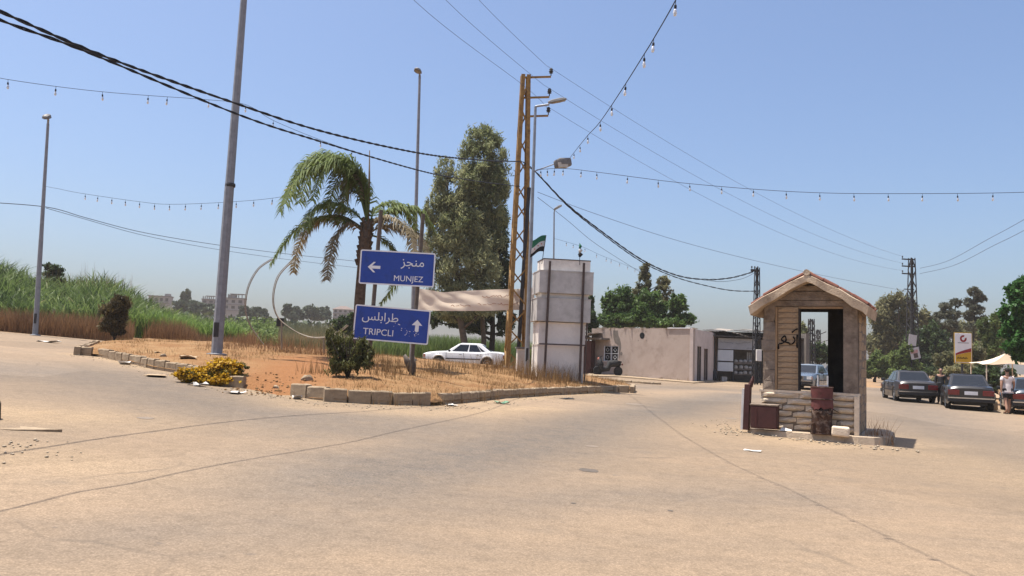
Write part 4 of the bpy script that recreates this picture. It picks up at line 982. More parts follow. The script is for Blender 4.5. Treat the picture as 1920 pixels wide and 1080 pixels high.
bx = MB(); bx.bb(-.12, .12, -.1, .1, 0, .32); o = bx.build('lamp_box', M['dark_iron'], None, bevel=.02); o.location = at(525, 612, 30.3); tag(o, 'small black spotlight box fixed on the bent hoop', 'spotlight')

# ------------------------------------------------------------------ wires
def smooth_px(px, n=10):
    out = []; L = len(px)
    for i in range(L - 1):
        a_, b2, c_, d_ = [np.array(px[max(0, min(L - 1, i + j))], float) for j in (-1, 0, 1, 2)]
        for s in range(n):
            t = s / n; out.append(.5 * (2 * b2 + (c_ - a_) * t + (2 * a_ - 5 * b2 + 4 * c_ - d_) * t ** 2 + (-a_ + 3 * b2 - 3 * c_ + d_) * t ** 3))
    out.append(np.array(px[-1], float)); return [at(*q_) for q_ in out]
def wire(label, px, r, mt='cable_black', strands=1, off=.02, pitch=.6, name='power_cable'):
    P = smooth_px(px, 14 if strands > 1 else 8); mb = MB()
    if strands > 1:
        D = []
        for a, b_ in zip(P[:-1], P[1:]):
            n = max(1, int((b_ - a).length / (pitch / 6))); D += [a.lerp(b_, i / n) for i in range(n)]
        P = D
    for s in range(strands):
        if strands == 1: mb.tube(P, r, 5)
        else:
            acc = 0; Q = []
            for i, p in enumerate(P):
                if i: acc += (p - P[i - 1]).length
                q_ = 2 * math.pi * acc / pitch + s * 2 * math.pi / strands; Q.append(p + Vector((0, off * math.cos(q_), off * math.sin(q_))))
            mb.tube(Q, r, 5)
    return tag(mb.build(name, M[mt], None, True), label, 'cable')
wire('upper thick twisted black cable from top left to the lattice pole', [(-330, -150, 7.2), (-120, -35, 8.8), (0, 21, 9.75), (200, 107, 11.7), (440, 193, 14.75), (600, 245, 17.1), (780, 286, 21.5), (900, 300, 28), (980, 303, 36)], .0155, strands=2, off=.015, pitch=.7)
wire('lower thinner twisted black cable from top left to the lattice pole', [(-330, -120, 5.6), (-120, -20, 6.6), (0, 37, 7.3), (150, 92, 8.2), (440, 212, 10.75), (600, 265, 13.1), (780, 318, 17.8), (870, 336, 24), (976, 350, 36)], .010, strands=2, off=.010, pitch=.6)
for i, (lab, near) in enumerate((('topmost', [(700, -220, 20), (900, 2, 28)]), ('middle', [(640, -220, 19), (838, 2, 27)]), ('lowest', [(575, -220, 18), (778, 2, 25.5), (985, 163, 34)]))):
    h0 = HV[i]; e = MW[i]; P = smooth_px(near + [(1035 - 2 * i, 133 + 38 * i, 36)], 8)[:-1] + [h0] + sag(h0, e, 1.0 + .15 * i, 24)[1:]
    mb = MB(); mb.tube(P, .0075, 5); tag(mb.build('power_line', M['cable_grey'], None, True), f'{lab} of the three thin wires over the lattice pole arms', 'cable')
wire('twisted cable bundle sagging from the street lamp to the dark pole', [(980, 303, 36), (1006, 324, 36.2), (1060, 380, 38), (1120, 428, 40), (1200, 485, 43), (1265, 515, 45.5), (1320, 524, 47), (1370, 521, 48.2), (1414, 509, 49.5)], .022, strands=2, off=.03, pitch=1.4)
wire('lower strand of cable sagging to the dark pole', [(1010, 328, 36.2), (1062, 384, 38), (1122, 433, 40), (1200, 489, 43), (1265, 519, 45.5), (1330, 537, 47.5), (1375, 545, 48.5), (1416, 546, 49.5)], .016, strands=2, off=.02, pitch=1.4)
wire('thin looped cable end at the dark pole', [(1310, 523, 46.8), (1350, 528, 47.6), (1390, 523, 48.8), (1414, 512, 49.5)], .012)
wire('upper faint grey cable crossing low behind the left lamps', [(-40, 378, 35), (86, 388, 37), (160, 408, 42), (260, 434, 48), (380, 455, 55), (520, 474, 62), (670, 490, 70)], .018, 'cable_grey')
wire('lower faint grey cable crossing low behind the left lamps', [(86, 390, 37), (160, 411, 42), (260, 439, 48), (380, 463, 55), (520, 484, 62), (670, 502, 70)], .014, 'cable_grey')
wire('upper faint wire rising to the right edge from the far tower', [(1725, 503, 74), (1780, 488, 70), (1850, 450, 62), (1960, 388, 52), (2300, 180, 34)], .016, 'cable_grey')
wire('lower faint wire rising to the right edge from the far tower', [(1725, 513, 74), (1790, 497, 70), (1860, 462, 62), (1960, 410, 52), (2300, 215, 34)], .016, 'cable_grey')
wire('thin faint wire dropping behind the white column to the trees', [(1008, 370, 36.3), (1060, 410, 42), (1110, 452, 48), (1160, 485, 54), (1200, 510, 60)], .012, 'cable_grey')
wire('long faint wire from the street lamp across to the right', [(1008, 360, 36.2), (1100, 395, 40), (1250, 445, 46), (1400, 485, 52), (1560, 520, 60), (1712, 548, 74)], .011, 'cable_grey')
# string lights
def bulb_mesh():
    mb = MB(); mb.tube([(0, 0, 0), (0, 0, -.09)], .006, 5); mb.lathe([(.018, -.085), (.024, -.1), (.024, -.15), (.016, -.16)], 8); mb.k = 1; mb.lathe([(.016, -.155), (.03, -.19), (.036, -.235), (.026, -.275), (.006, -.29)], 10); return mb.mesh('light_bulb', [M['cable_black'], M['bulb_glass']], False)
BM = bulb_mesh()
def string_lights(label, px, bulbs, r=.012, s=1.):
    P = smooth_px(px, 8); o0 = P[0]; t = thing('string_lights', label, 'string lights', o0); mb = MB(); mb.tube([p - o0 for p in P], r, 5); mb.build('cable', M['cable_black'], t, True)
    for u in bulbs:                                     # pixel column (or row for steep strings) of each bulb
        best = min(P, key=lambda p: abs(proj(p)[u[0]] - u[1])); i = P.index(best); k_ = 0
        nb = P[min(i + 1, len(P) - 1)] if abs(proj(P[min(i + 1, len(P) - 1)])[u[0]] - u[1]) < abs(proj(P[max(i - 1, 0)])[u[0]] - u[1]) else P[max(i - 1, 0)]
        a, c = proj(best)[u[0]], proj(nb)[u[0]]; f_ = 0 if a == c else max(0, min(1, (u[1] - a) / (c - a)))
        o = link('light_bulb', BM, t); o.location = best.lerp(nb, f_) - o0; o.scale = (s, s, s); o.rotation_euler = (random.uniform(-.08, .08), random.uniform(-.08, .08), 0)
def proj(p):
    q_ = CR.transposed() @ (Vector(p) - CAM); return (960 + F * q_.x / -q_.z, 540 - F * q_.y / -q_.z)
X_ = lambda L: [(0, u) for u in L]; Y_ = lambda L: [(1, v) for v in L]
string_lights('steep string of bare bulbs hanging from the floodlight to the picture top', [(1064, 302, LY - .3), (1085, 275, 23), (1103, 253, 19.2), (1127, 226, 16), (1168, 165, 13), (1207, 103, 11.4), (1226, 72, 10.85), (1266, 2, 9.6), (1310, -85, 8.5), (1360, -190, 7.5), (1425, -330, 6.6), (1520, -540, 5.8)], Y_([286, 272, 254, 228, 197, 156, 101, 72, 0, -60, -130, -215, -300, -400]), r=.008, s=.72)
string_lights('long level string of bulbs running to the right picture edge', [(1006, 318, 29), (1060, 316, 29), (1130, 324, 28.5), (1290, 344, 28), (1500, 360, 27.5), (1700, 363, 27), (1960, 359, 26.5), (2250, 340, 26), (2600, 300, 25.5)], X_([1014, 1026, 1040, 1056, 1090, 1119, 1177, 1234, 1293, 1353, 1413, 1474, 1537, 1601, 1665, 1730, 1795, 1862, 1930, 2000, 2075, 2150, 2230, 2310, 2400]), r=.009, s=.95)
string_lights('string of bulbs crossing the left sky above the slim lamp', [(-40, 138, 23), (15, 149, 23), (105, 162, 24), (192, 172, 25), (278, 179, 26), (390, 187, 28), (460, 196, 29), (513, 226, 30), (600, 262, 31.5), (690, 292, 33), (783, 318, 34)], X_([15, 105, 192, 278, 314, 392, 461, 513, 601, 660]), r=.008, s=1.)
string_lights('faint low string of bulbs between the two left poles', [(83, 349, YL), (110, 354, 33.5), (150, 362, 32), (260, 378, 31), (320, 383, 30), (425, 379, 29.5), (515, 371, 29), (600, 355, 28), (684, 330, 27.2)], X_([160, 184, 210, 235, 262, 290, 318, 348, 378, 410, 443, 476, 511]), r=.007, s=.85)
string_lights('tiny string of bulbs behind the white column', [(1039, 447, 52), (1090, 462, 53.5), (1130, 480, 55.5), (1198, 506, 62)], X_([1062, 1075, 1097, 1119, 1137, 1146, 1162, 1177, 1191]), r=.008, s=1.)
# ------------------------------------------------------------------ pale house, lean-to, shop
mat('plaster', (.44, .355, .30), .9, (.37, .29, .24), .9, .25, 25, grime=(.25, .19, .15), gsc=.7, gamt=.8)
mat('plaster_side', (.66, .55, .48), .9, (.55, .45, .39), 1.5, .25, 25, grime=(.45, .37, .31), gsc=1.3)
mat('bare_render', (.20, .17, .145), .95, (.14, .12, .10), 3, .5, 20)
mat('brown_wall', (.10, .04, .032), .85, (.07, .03, .025), 2)
mat('window_dark', (.012, .012, .013), .3); mat('door_brown', (.09, .055, .045), .7, (.06, .036, .03), 3)
mat('tin', (.36, .32, .27), .6, (.24, .20, .16), 2, metal=.3, grime=(.15, .08, .05), gsc=2)
mat('tin_dark', (.07, .06, .052), .7, (.045, .04, .036), 3)
mat('sign_shop', (.42, .42, .43), .6, (.33, .33, .34), 2); mat('fridge_white', (.62, .64, .65), .45, (.55, .57, .58), 3)
mat('goods_pale', (.48, .46, .43), .7, (.3, .28, .25), 9)
def plan_wall(parent, a, b, z0, z1, th, holes=(), mt='plaster', name='wall'):
    """upright wall from plan point a to b; holes are (s0, s1, z0, z1) in metres along it"""
    a, b = Vector((a[0], a[1], 0)), Vector((b[0], b[1], 0)); L = (b - a).length; d = (b - a) / L; n = Vector((d.y, -d.x, 0)); mb = MB()
    ss = sorted({0, L, *[h[0] for h in holes], *[h[1] for h in holes]}); zs = sorted({z0, z1, *[h[2] for h in holes], *[h[3] for h in holes]})
    for s0, s1 in zip(ss[:-1], ss[1:]):
        for q0, q1 in zip(zs[:-1], zs[1:]):
            sm, qm = (s0 + s1) / 2, (q0 + q1) / 2
            if any(h[0] < sm < h[1] and h[2] < qm < h[3] for h in holes): continue
            mb.prism([a + d * s0 + Vector((0, 0, q0)), a + d * s1 + Vector((0, 0, q0)), a + d * s1 + Vector((0, 0, q1)), a + d * s0 + Vector((0, 0, q1))], -n * th)
    import bmesh
    me = mb.mesh(name, M[mt]); bm = bmesh.new(); bm.from_mesh(me); bmesh.ops.remove_doubles(bm, verts=bm.verts, dist=.001)
    seen = {}
    for f in list(bm.faces):
        key = tuple(sorted(v.index for v in f.verts))
        seen.setdefault(key, []).append(f)
    bmesh.ops.delete(bm, geom=[f for fs in seen.values() if len(fs) > 1 for f in fs], context='FACES_ONLY'); bmesh.ops.recalc_face_normals(bm, faces=bm.faces); bm.to_mesh(me); bm.free()
    return link(name, me, parent), a, d, n
C = on(1299, 47.6); B = on(1108, 53.2); E = on(1335, 52.2); BK = Vector((9, 60, 0)); BE = Vector((15.4, 58.5, 0))
hz = min(zg(C.x, C.y), zg(B.x, B.y)); o0 = Vector((C.x, C.y, hz)); HH = at(1299, 616, 47.6).z - hz
house = thing('house', 'low pale plastered house with barred window and round wall hole', 'house', o0, 0)
rl = lambda p: (p[0] - o0.x, p[1] - o0.y)
Lf = (Vector((C.x, C.y)) - Vector((B.x, B.y))).length
fx_ = lambda u: Lf * ((lambda t: t)(((on(u, 50).x / on(u, 50).y) * B.y - B.x) / ((C.x - B.x) - (on(u, 50).x / on(u, 50).y) * (C.y - B.y))))
ww0, ww1 = fx_(1131), fx_(1159)
wl, a_, d_, n_ = plan_wall(house, rl(B), rl(C), -.3, HH, .22, [(ww0, ww1, 1.05, 2.05)])
P3 = lambda s, z, off=0.: Vector((a_.x, a_.y, 0)) + d_ * s + n_ * off + Vector((0, 0, z))
def slabp(name, s0, s1, z0, z1, off0, off1, mt, parent=house, bevel=0):
    mb = MB(); mb.prism([P3(s0, z0, off0), P3(s1, z0, off0), P3(s1, z1, off0), P3(s0, z1, off0)], n_ * (off1 - off0)); return mb.build(name, M[mt], parent, bevel=bevel)
win = slabp('window', ww0 + .02, ww1 - .02, 1.07, 2.03, -.2, -.17, 'window_dark')
mb = MB(); wm = (ww0 + ww1) / 2
for s in (ww0 + .03, wm, ww1 - .03): mb.tube([P3(s, 1.06, -.05), P3(s, 2.04, -.05)], .022, 4)
for z in (1.08, 1.55, 2.02): mb.tube([P3(ww0 + .02, z, -.05), P3(ww1 - .02, z, -.05)], .016, 4)
for s in ((ww0 + wm) / 2, (ww1 + wm) / 2):
    for z in (1.31, 1.79):
        rr = .13; mb.tube([P3(s - rr, z, -.05), P3(s, z + rr, -.05), P3(s + rr, z, -.05), P3(s, z - rr, -.05), P3(s - rr, z, -.05)], .009, 4)
        for q_ in (-1, 1): mb.tube([P3(s + q_ * .24, 1.08 if z < 1.5 else 1.56, -.05), P3(s + q_ * .24, 1.54 if z < 1.5 else 2.02, -.05)], .007, 4)
mb.build('grille', M['sign_white'], win)
slabp('sill', ww0 - .08, ww1 + .08, .98, 1.045, -.1, .09, 'plaster_side')
# bare render where plaster has come away: a thin ragged coat on the wall face
s_e = fx_(1150); mb = MB(); pr = [(fx_(1148), HH - .12), (fx_(1157), HH - .13), (fx_(1158.5), 2.72), (fx_(1161), 2.55), (fx_(1163), 2.3), (fx_(1164), 1.9), (fx_(1162), 1.6), (fx_(1160.5), 1.25), (fx_(1159.6), 1.25), (fx_(1159.6), 2.06), (fx_(1152), 2.25), (fx_(1149), 2.6)]
mb.prism([P3(s, z, .003) for s, z in pr], n_ * .004); mb.build('bare_patch', M['bare_render'], house)
mb = MB(); c_s, c_z = fx_(1203), at(1203, 629, 50).z - hz; ring_ = [P3(c_s + .19 * math.cos(q) * (1 + .05 * math.sin(3 * q)), c_z + .2 * math.sin(q), .003) for q in np.linspace(0, 6.283, 18)[:-1]]; mb.prism(ring_, n_ * .004); mb.build('round_hole', M['window_dark'], house)
mb = MB(); c_s, c_z = fx_(1164.5), at(1164, 663, 51).z - hz; mb.prism([P3(c_s + .1 * math.cos(q), c_z + .11 * math.sin(q), .003) for q in np.linspace(0, 6.283, 10)[:-1]], n_ * .004); mb.build('plaster_scar', M['bare_render'], house)
for u, v in ((1196, 620), (1210, 622), (1196, 638), (1211, 638)):
    mb = MB(); c_s, c_z = fx_(u), at(u, v, 50).z - hz; mb.prism([P3(c_s + .03 * math.cos(q), c_z + .03 * math.sin(q), .003) for q in np.linspace(0, 6.283, 8)[:-1]], n_ * .004); mb.build('bolt_hole', M['bare_render'], house)
# side wall with two doors, back walls, roof slab
ev = (Vector((E.x, E.y)) - Vector((C.x, C.y))).length
sw, a2, d2, n2 = plan_wall(house, rl(C), rl(E), -.3, HH - .02, .2, [(1.1, 2.0, -.3, 2.15), (2.9, 3.8, -.3, 2.05)], 'plaster_side')
P4 = lambda s, z, off=0.: Vector((a2.x, a2.y, 0)) + d2 * s + n2 * off + Vector((0, 0, z))
for s0, s1, zt_ in ((1.1, 2.0, 2.15), (2.9, 3.8, 2.05)):
    mb = MB(); mb.prism([P4(s0 + .02, -.2, -.16), P4(s1 - .02, -.2, -.16), P4(s1 - .02, zt_ - .02, -.16), P4(s0 + .02, zt_ - .02, -.16)], n2 * .04); dr = mb.build('door', M['window_dark'] if s0 < 2 else M['door_brown'], house)
    mb = MB()
    for s in (s0 + .02, s1 - .02): mb.tube([P4(s, -.2, -.02), P4(s, zt_, -.02)], .05, 4)
    mb.build('door_frame', M['door_brown'], dr)
plan_wall(house, rl(E), rl(BE), -.3, HH - .02, .2, mt='plaster_side'); plan_wall(house, rl(BE), rl(BK), -.3, HH - .02, .2); plan_wall(house, rl(BK), rl(B), -.3, HH - .02, .2)
mb = MB(); pts = [rl(p) for p in (B, C, E, BE, BK)]; cx = sum(p[0] for p in pts) / 5; cy = sum(p[1] for p in pts) / 5
mb.prism([(cx + (x - cx) * .99, cy + (y - cy) * .99, HH - .16) for x, y in pts], (0, 0, .1)); roof = mb.build('roof_slab', M['concrete'], house)
mb = MB(); random.seed(8)                                   # rubble and weeds' stubs along the roof edge
for k_ in range(60):
    s = random.uniform(.2, Lf - .1); z = HH + random.uniform(-.02, .03); mb.box(P3(s, z, -random.uniform(.02, .5)), (random.uniform(.05, .35), random.uniform(.05, .2), random.uniform(.04, .12)), Matrix.Rotation(random.uniform(-.5, .5), 3, 'Z'))
o = mb.build('roof_rubble', M['rubble'], house); o['kind'] = 'stuff'
slabp('parapet_edge', Lf - 1.8, Lf - .2, HH + .002, HH + .05, -.2, .06, 'sign_white')
slabp('canopy', -.1, fx_(1142), at(1125, 637, 52).z - hz, at(1125, 633.5, 52).z - hz, .002, .85, 'bare_render')
# step stone at the wall
slabp('step', fx_(1221), fx_(1243), -.2, .18, .02, .4, 'plaster')
# brown lean-to on the left
b_ = on(1096, 52.3); ln = thing('lean_to', 'dark brown lean-to with tin roof left of the pale house', 'shed', b_, math.atan2(d_.y, d_.x) * .5)
mb = MB(); mb.bb(-.6, .42, 0, 1.6, -.3, 2.15); mb.build('wall', M['brown_wall'], ln); random.seed(2)
for k_ in range(5):
    mb = MB(); mb.box((-.55 + .33 * k_, .4, 2.36 + .07 * k_), (.36, 2.2, .03), Matrix.Rotation(-.22 + random.uniform(-.08, .08), 3, 'Y') @ Matrix.Rotation(random.uniform(-.1, .1), 3, 'X')); mb.build('tin_sheet', M['tin'], ln)
# shop
S0 = on(1334, 53.4); S1 = on(1436, 53.4); szr = min(S0.z, S1.z); shop = thing('roadside_shop', 'shaded roadside shop with white shutter panels and tin roof', 'shop', Vector((S0.x, S0.y, szr)), math.atan2(S1.y - S0.y, S1.x - S0.x)); SW = (S1 - S0).length
zsh = lambda v: at(1385, v, 53.4).z - szr; xsh = lambda u: (u - 1334) / 102 * SW
mb = MB(); mb.bb(-.1, SW + 2.5, 2.4, 2.6, -.3, zsh(620)); mb.bb(-.1, .08, .2, 2.4, -.3, zsh(622)); mb.bb(SW + 2.3, SW + 2.5, -1, 2.4, -.3, zsh(622)); mb.build('wall', M['bare_render'], shop)
for u in (1338, 1374, 1416, 1431): mb = MB(); mb.bb(xsh(u) - .07, xsh(u) + .07, -.1, .05, -.3, zsh(632)); mb.build('pillar', M['bumper_dark'], shop)
mb = MB(); mb.bb(xsh(1345), xsh(1415), -.18, -.11, zsh(655.5), zsh(635)); sb = mb.build('sign_board', M['sign_shop'], shop)
mb = MB(); random.seed(31)
for x0, x1, z in ((1349, 1372, 643), (1378, 1386, 645), (1390, 1404, 642), (1398, 1408, 652)):
    x = x0
    while x < x1: mb.tube([(xsh(x), -.195, zsh(z + random.uniform(-1, 1))), (xsh(x + 1.3), -.195, zsh(z + random.uniform(-1.6, 1.6))), (xsh(x + 2.2), -.195, zsh(z))], .018, 4); x += 3
o = mb.build('faded_print', M['dark_galvanised'], sb); o['kind'] = 'stuff'
for v0, v1 in ((657, 677.5), (680, 697)): mb = MB(); mb.bb(xsh(1344.5), xsh(1373.5), -.16, -.11, zsh(v1), zsh(v0)); mb.build('shutter_panel', M['fridge_white'], shop, bevel=.015)
mb = MB(); mb.bb(xsh(1376), xsh(1415), -.05, .5, zsh(682), zsh(679)); mb.bb(xsh(1376), xsh(1415), -.05, .5, zsh(693), zsh(691)); mb.bb(xsh(1376), xsh(1415), -.05, .5, zsh(703), zsh(701)); mb.build('shelf', M['bare_render'], shop)
for i, v in enumerate((679, 691, 701)):
    for k_ in range(4):
        mb = MB(); mb.lathe([(.1, 0), (.13, .04), (.12, .16), (.05, .22)], 10); o = mb.build('goods_sack', M['goods_pale'], shop, True); o.location = (xsh(1380 + 9.5 * k_ + random.uniform(-1, 1)), .12, zsh(v)); o.scale = (1.1, 1, random.uniform(.7, 1.1))
for k_ in range(3): mb = MB(); mb.bb(xsh(1403 + 4 * k_), xsh(1405.6 + 4 * k_), .3, .33, zsh(676), zsh(660)); mb.build('hanging_strip', M['goods_pale'], shop)
random.seed(17)
for k_ in range(9):
    x = xsh(1336) + k_ * .52; mb = MB(); n = 9; z = zsh(624 + random.uniform(-5, 4)); tl = random.uniform(-.28, .22); vs_ = []
    for a in range(n + 1):
        for y in (-.7, 1.4, 2.9): vs_.append((x + a * .075, y + random.uniform(-.02, .02), z + .02 * math.sin(a * 2.1) + (y + .7) * .06 + tl * a * .07))
    f_ = [(a * 3 + b2, a * 3 + 3 + b2, a * 3 + 4 + b2, a * 3 + 1 + b2) for a in range(n) for b2 in range(2)]; mb.add(vs_, f_); o = mb.build('roof_sheet', M['tin'] if k_ in (1, 2, 3, 5) else M['tin_dark'], shop); so_ = o.modifiers.new('thickness', 'SOLIDIFY'); so_.thickness = .02
mb = MB(); mb.bb(-.1, SW + 2.6, -.62, 2.8, zsh(633), zsh(630.5)); mb.build('roof_deck', M['tin_dark'], shop)
mb = MB(); mb.bb(xsh(1350), xsh(1360), -.5, -.2, 0, .35); mb.build('crate', M['goods_pale'], shop); mb = MB(); mb.tube([(xsh(1337), -.4, .0), (xsh(1337), -.4, .3), (xsh(1338), -.4, .8)], [.25, .2, .08], 8); mb.build('sack', M['bumper_dark'], shop, True)
# low pavement before the house
pv = MB(); pp = [G(1090, 706), G(1160, 707.5), G(1240, 714), G(1300, 719), G(1340, 717), Vector((13.2, 52, 0)), Vector((10.6, 47.9, 0)), Vector((5.4, 53, 0))]; pv.prism([(p.x, p.y, zg(p.x, p.y) - .1) for p in pp], (0, 0, .16)); tag(pv.build('pavement', M['kerb_stone']), kind='structure')

# ------------------------------------------------------------------ far houses on the left skyline
mat('far_plaster', (.27, .265, .26), .9, (.22, .215, .215), .3); mat('far_concrete', (.20, .19, .185), .9, (.15, .145, .14), .3); mat('far_roof', (.20, .15, .13), .9); mat('far_window', (.05, .05, .055), .5)
def far_house(label, u0, u1, v0, v1, Y, storeys, cols_, mt, ragged=False, roofhouse=None, hip=False):
    p = at((u0 + u1) / 2, v1, Y); w_ = (u1 - u0) * Y / F; h_ = (v1 - v0) * Y / F; base_z = min(p.z - 3, zg(p.x, p.y)); t = thing('apartment_building', label, 'building', (p.x, p.y, base_z), .15); z0 = 0; z1 = p.z - base_z + h_; dz = p.z - base_z
    mb = MB(); mb.bb(-w_ / 2, w_ / 2, 0, w_ * .7, z0, z1); mb.build('wall', M[mt], t); sh = h_ / storeys
    for s in range(storeys):
        zb_ = dz + s * sh
        mb = MB(); mb.bb(-w_ * .53, w_ * .53, -w_ * .04, w_ * .02, zb_ - .12, zb_ + .1); mb.build('floor_slab', M['far_concrete'], t)
        for c in range(cols_):
            x = -w_ / 2 + w_ * (c + .5) / cols_; mb = MB(); mb.bb(x - w_ / cols_ * .25, x + w_ / cols_ * .25, -.06, .05, zb_ + sh * .3, zb_ + sh * .78); mb.build('window', M['far_window'], t)
    if hip: mb = MB(); mb.add([(-w_ * .56, -w_ * .05, z1), (w_ * .56, -w_ * .05, z1), (w_ * .56, w_ * .75, z1), (-w_ * .56, w_ * .75, z1), (-w_ * .15, w_ * .35, z1 + h_ * .28), (w_ * .15, w_ * .35, z1 + h_ * .28)], [(0, 1, 5, 4), (1, 2, 5), (2, 3, 4, 5), (3, 0, 4)]); mb.build('roof', M['far_roof'], t)
    else: mb = MB(); mb.bb(-w_ * .54, w_ * .54, -w_ * .05, w_ * .72, z1 + .02, z1 + .35); mb.build('roof', M['far_concrete'], t)
    if roofhouse: mb = MB(); mb.bb(w_ * roofhouse[0], w_ * roofhouse[1], .5, w_ * .4, z1 + .36, z1 + h_ * roofhouse[2]); mb.build('roof_house', M[mt], t)
    if ragged:
        for k_ in range(6): x = -w_ / 2 + w_ * (k_ + .3) / 6; mb = MB(); mb.bb(x, x + .3, .2, .5, z1 + .36, z1 + .36 + h_ * .3); mb.build('column', M['far_concrete'], t)
        mb = MB(); mb.bb(-w_ * .2, w_ * .5, .1, w_ * .5, z1 + .37 + h_ * .3, z1 + .6 + h_ * .3); mb.build('upper_slab', M['far_concrete'], t)
far_house('small flat house on the skyline right of the reed bank', 279, 316, 556, 568, 290, 1, 4, 'far_plaster', hip=False, roofhouse=(.25, .48, .5))
far_house('unfinished grey concrete house behind the tall pole', 378, 400, 562, 578, 300, 2, 2, 'far_concrete', ragged=True)
far_house('pale terraced house with roof frame right of the tall pole', 418, 455, 560, 582, 300, 2, 3, 'far_plaster', ragged=True, roofhouse=(-.3, .1, .35))
far_house('pale multi-storey house with hipped roof left of the blue signs', 624, 660, 580, 604, 310, 3, 4, 'far_plaster', hip=True)

# ------------------------------------------------------------------ right side: fuel sign, stall canopy, planter
mat('sign_yellow', (.60, .36, .02), .4, (.52, .31, .02), 3); mat('sign_red', (.30, .02, .025), .4, (.25, .02, .02), 3); cloth('stall_cloth', (.62, .47, .34), .4); mat('stall_cloth_light', (.7, .57, .44), .9)
FY = 44; b_ = on(1806, FY, .05); fs_ = thing('fuel_sign', 'white red and yellow fuel brand sign on a black pole', 'sign', b_, .05); k = FY / F; zf = lambda v: at(1806, v, FY).z - b_.z
mb = MB(); mb.tube([(0, .1, -.3), (0, .1, zf(626))], .06, 8); mb.build('pole', M['dark_iron'], fs_)
fw = 16.2 * k; mb = MB(); mb.bb(-fw, fw, -.03, .03, zf(680), zf(625)); mb.build('panel', M['sign_white'], fs_, bevel=.01)
mb = MB()
for x in (-fw - .012, fw + .012): mb.tube([(x, 0, zf(681)), (x, 0, zf(624))], .022, 4)
for z in (zf(681), zf(624)): mb.tube([(-fw, 0, z), (fw, 0, z)], .022, 4)
mb.build('frame', M['sign_yellow'], fs_)
cur = lambda x, a, b2: zf(a + (b2 - a) * ((x + fw) / (2 * fw)) ** .8)
xs_ = np.linspace(-fw + .03, fw - .03, 9)
mb = MB(); mb.prism([(x, -.032, cur(x, 664, 652)) for x in xs_] + [(x, -.032, cur(x, 667, 659)) for x in xs_[::-1]], (0, -.004, 0)); mb.build('red_swoosh', M['sign_red'], fs_)
mb = MB(); mb.prism([(x, -.032, cur(x, 667.2, 659.2)) for x in xs_] + [(fw - .03, -.032, zf(679)), (-fw + .03, -.032, zf(679))], (0, -.004, 0)); yel = mb.build('yellow_field', M['sign_yellow'], fs_)
mb = MB(); zc_ = zf(635); 
for a0 in range(20):
    q0, q1 = a0 * .3 + 1.2, (a0 + 1) * .3 + 1.2
    if a0 > 17: continue
    mb.prism([(math.cos(q) * r_, -.033, zc_ + math.sin(q) * r_) for q, r_ in ((q0, .19), (q1, .19), (q1, .09), (q0, .09))], (0, -.004, 0))
mb.build('emblem', M['sign_red'], fs_)
mb = MB(); mb.bb(-fw * .65, fw * .65, -.038, -.032, zf(643.6), zf(642.4)); mb.build('thin_line', M['dark_galvanised'], fs_)
mb = MB(); random.seed(4); x = -fw * .75
while x < fw * .35: mb.tube([(x, -.04, zf(673)), (x + .05, -.04, zf(669.5)), (x + .09, -.04, zf(672.5)), (x + .13, -.04, zf(671))], .017, 4); x += .15
mb.build('black_script', M['flag_black'], yel)
GY = 39; gz = on(1880, GY); st_ = thing('market_canopy', 'beige cloth canopy on thin poles beside the right tree', 'canopy', gz, -.1); k = GY / F; xg = lambda u: (u - 1880) * k; zg_ = lambda v: at(1880, v, GY).z - gz.z
crn = [(xg(1831), -1.0, zg_(684)), (xg(1908), -1.3, zg_(682)), (xg(1925), 1.4, zg_(680)), (xg(1845), 1.5, zg_(681))]; ap = (xg(1886), 0, zg_(662))
for i, (c0, c1) in enumerate(zip(crn, crn[1:] + crn[:1])):
    mb = MB(); n = 6; 
    for a in range(n + 1):
        for b2 in range(n + 1 ):
            s_, t_ = a / n, b2 / n; e_ = Vector(c0).lerp(Vector(c1), t_); p_ = Vector(ap).lerp(e_, s_) - Vector((0, 0, .12 * math.sin(math.pi * s_) + .03 * math.sin(9 * t_) * s_)); mb.v.append(tuple(p_))
    for a in range(n):
        for b2 in range(n): q_ = a * (n + 1) + b2; mb.f.append((q_, q_ + n + 1, q_ + n + 2, q_ + 1)); mb.m.append(0)
    mb.build('canopy_panel', M['stall_cloth_light'] if i == 3 else M['stall_cloth'], st_, True)
for c in crn: mb = MB(); mb.tube([(c[0] * .93, c[1] * .93, -.1), (c[0] * .93, c[1] * .93, c[2] + .02)], .03, 6); mb.build('pole', M['stall_cloth_light'], st_)
b_ = G(1868, 770); pl = thing('stacked_buckets', 'two stacked beige containers between the black car and the man', 'container', b_ + Vector((.05, .4, 0)), 0); 
mb = MB(); mb.lathe([(.2, 0), (.23, .04), (.22, .32), (.2, .38)], 18); mb.build('lower_drum', M['rubble'], pl, True); mb = MB(); mb.lathe([(.15, .381), (.17, .42), (.16, .62), (.14, .68)], 18); mb.build('upper_drum', M['concrete'], pl, True)
# slab and stub at the left edge
b_ = G(20, 803); sl = MB(); pts = [(-1.2, -.12), (.1, -.16), (.42, -.02), (.60, .06), (.3, .16), (-.1, .26), (-.6, .30), (-1.3, .28)]
sl.prism([(x, y, -.05) for x, y in pts], (0, 0, .058)); sl.jitter(.02, 4); o = sl.build('concrete_slab', M['kerb_stone']); o.location = b_ - Vector((0, 0, .004)); o['label'] = 'broken grey concrete slab in the road at the left edge'; o['category'] = 'slab'
mb = MB(); mb.tube([(0, 0, -.1), (0, 0, .2), (.01, 0, .3)], [.12, .11, .07], 8); mb.jitter(.02, 8); o = mb.build('bollard_stub', M['drum_rust'], None, True); o.location = G(-17, 785); tag(o, 'brown stub standing behind the slab at the left edge', 'bollard')
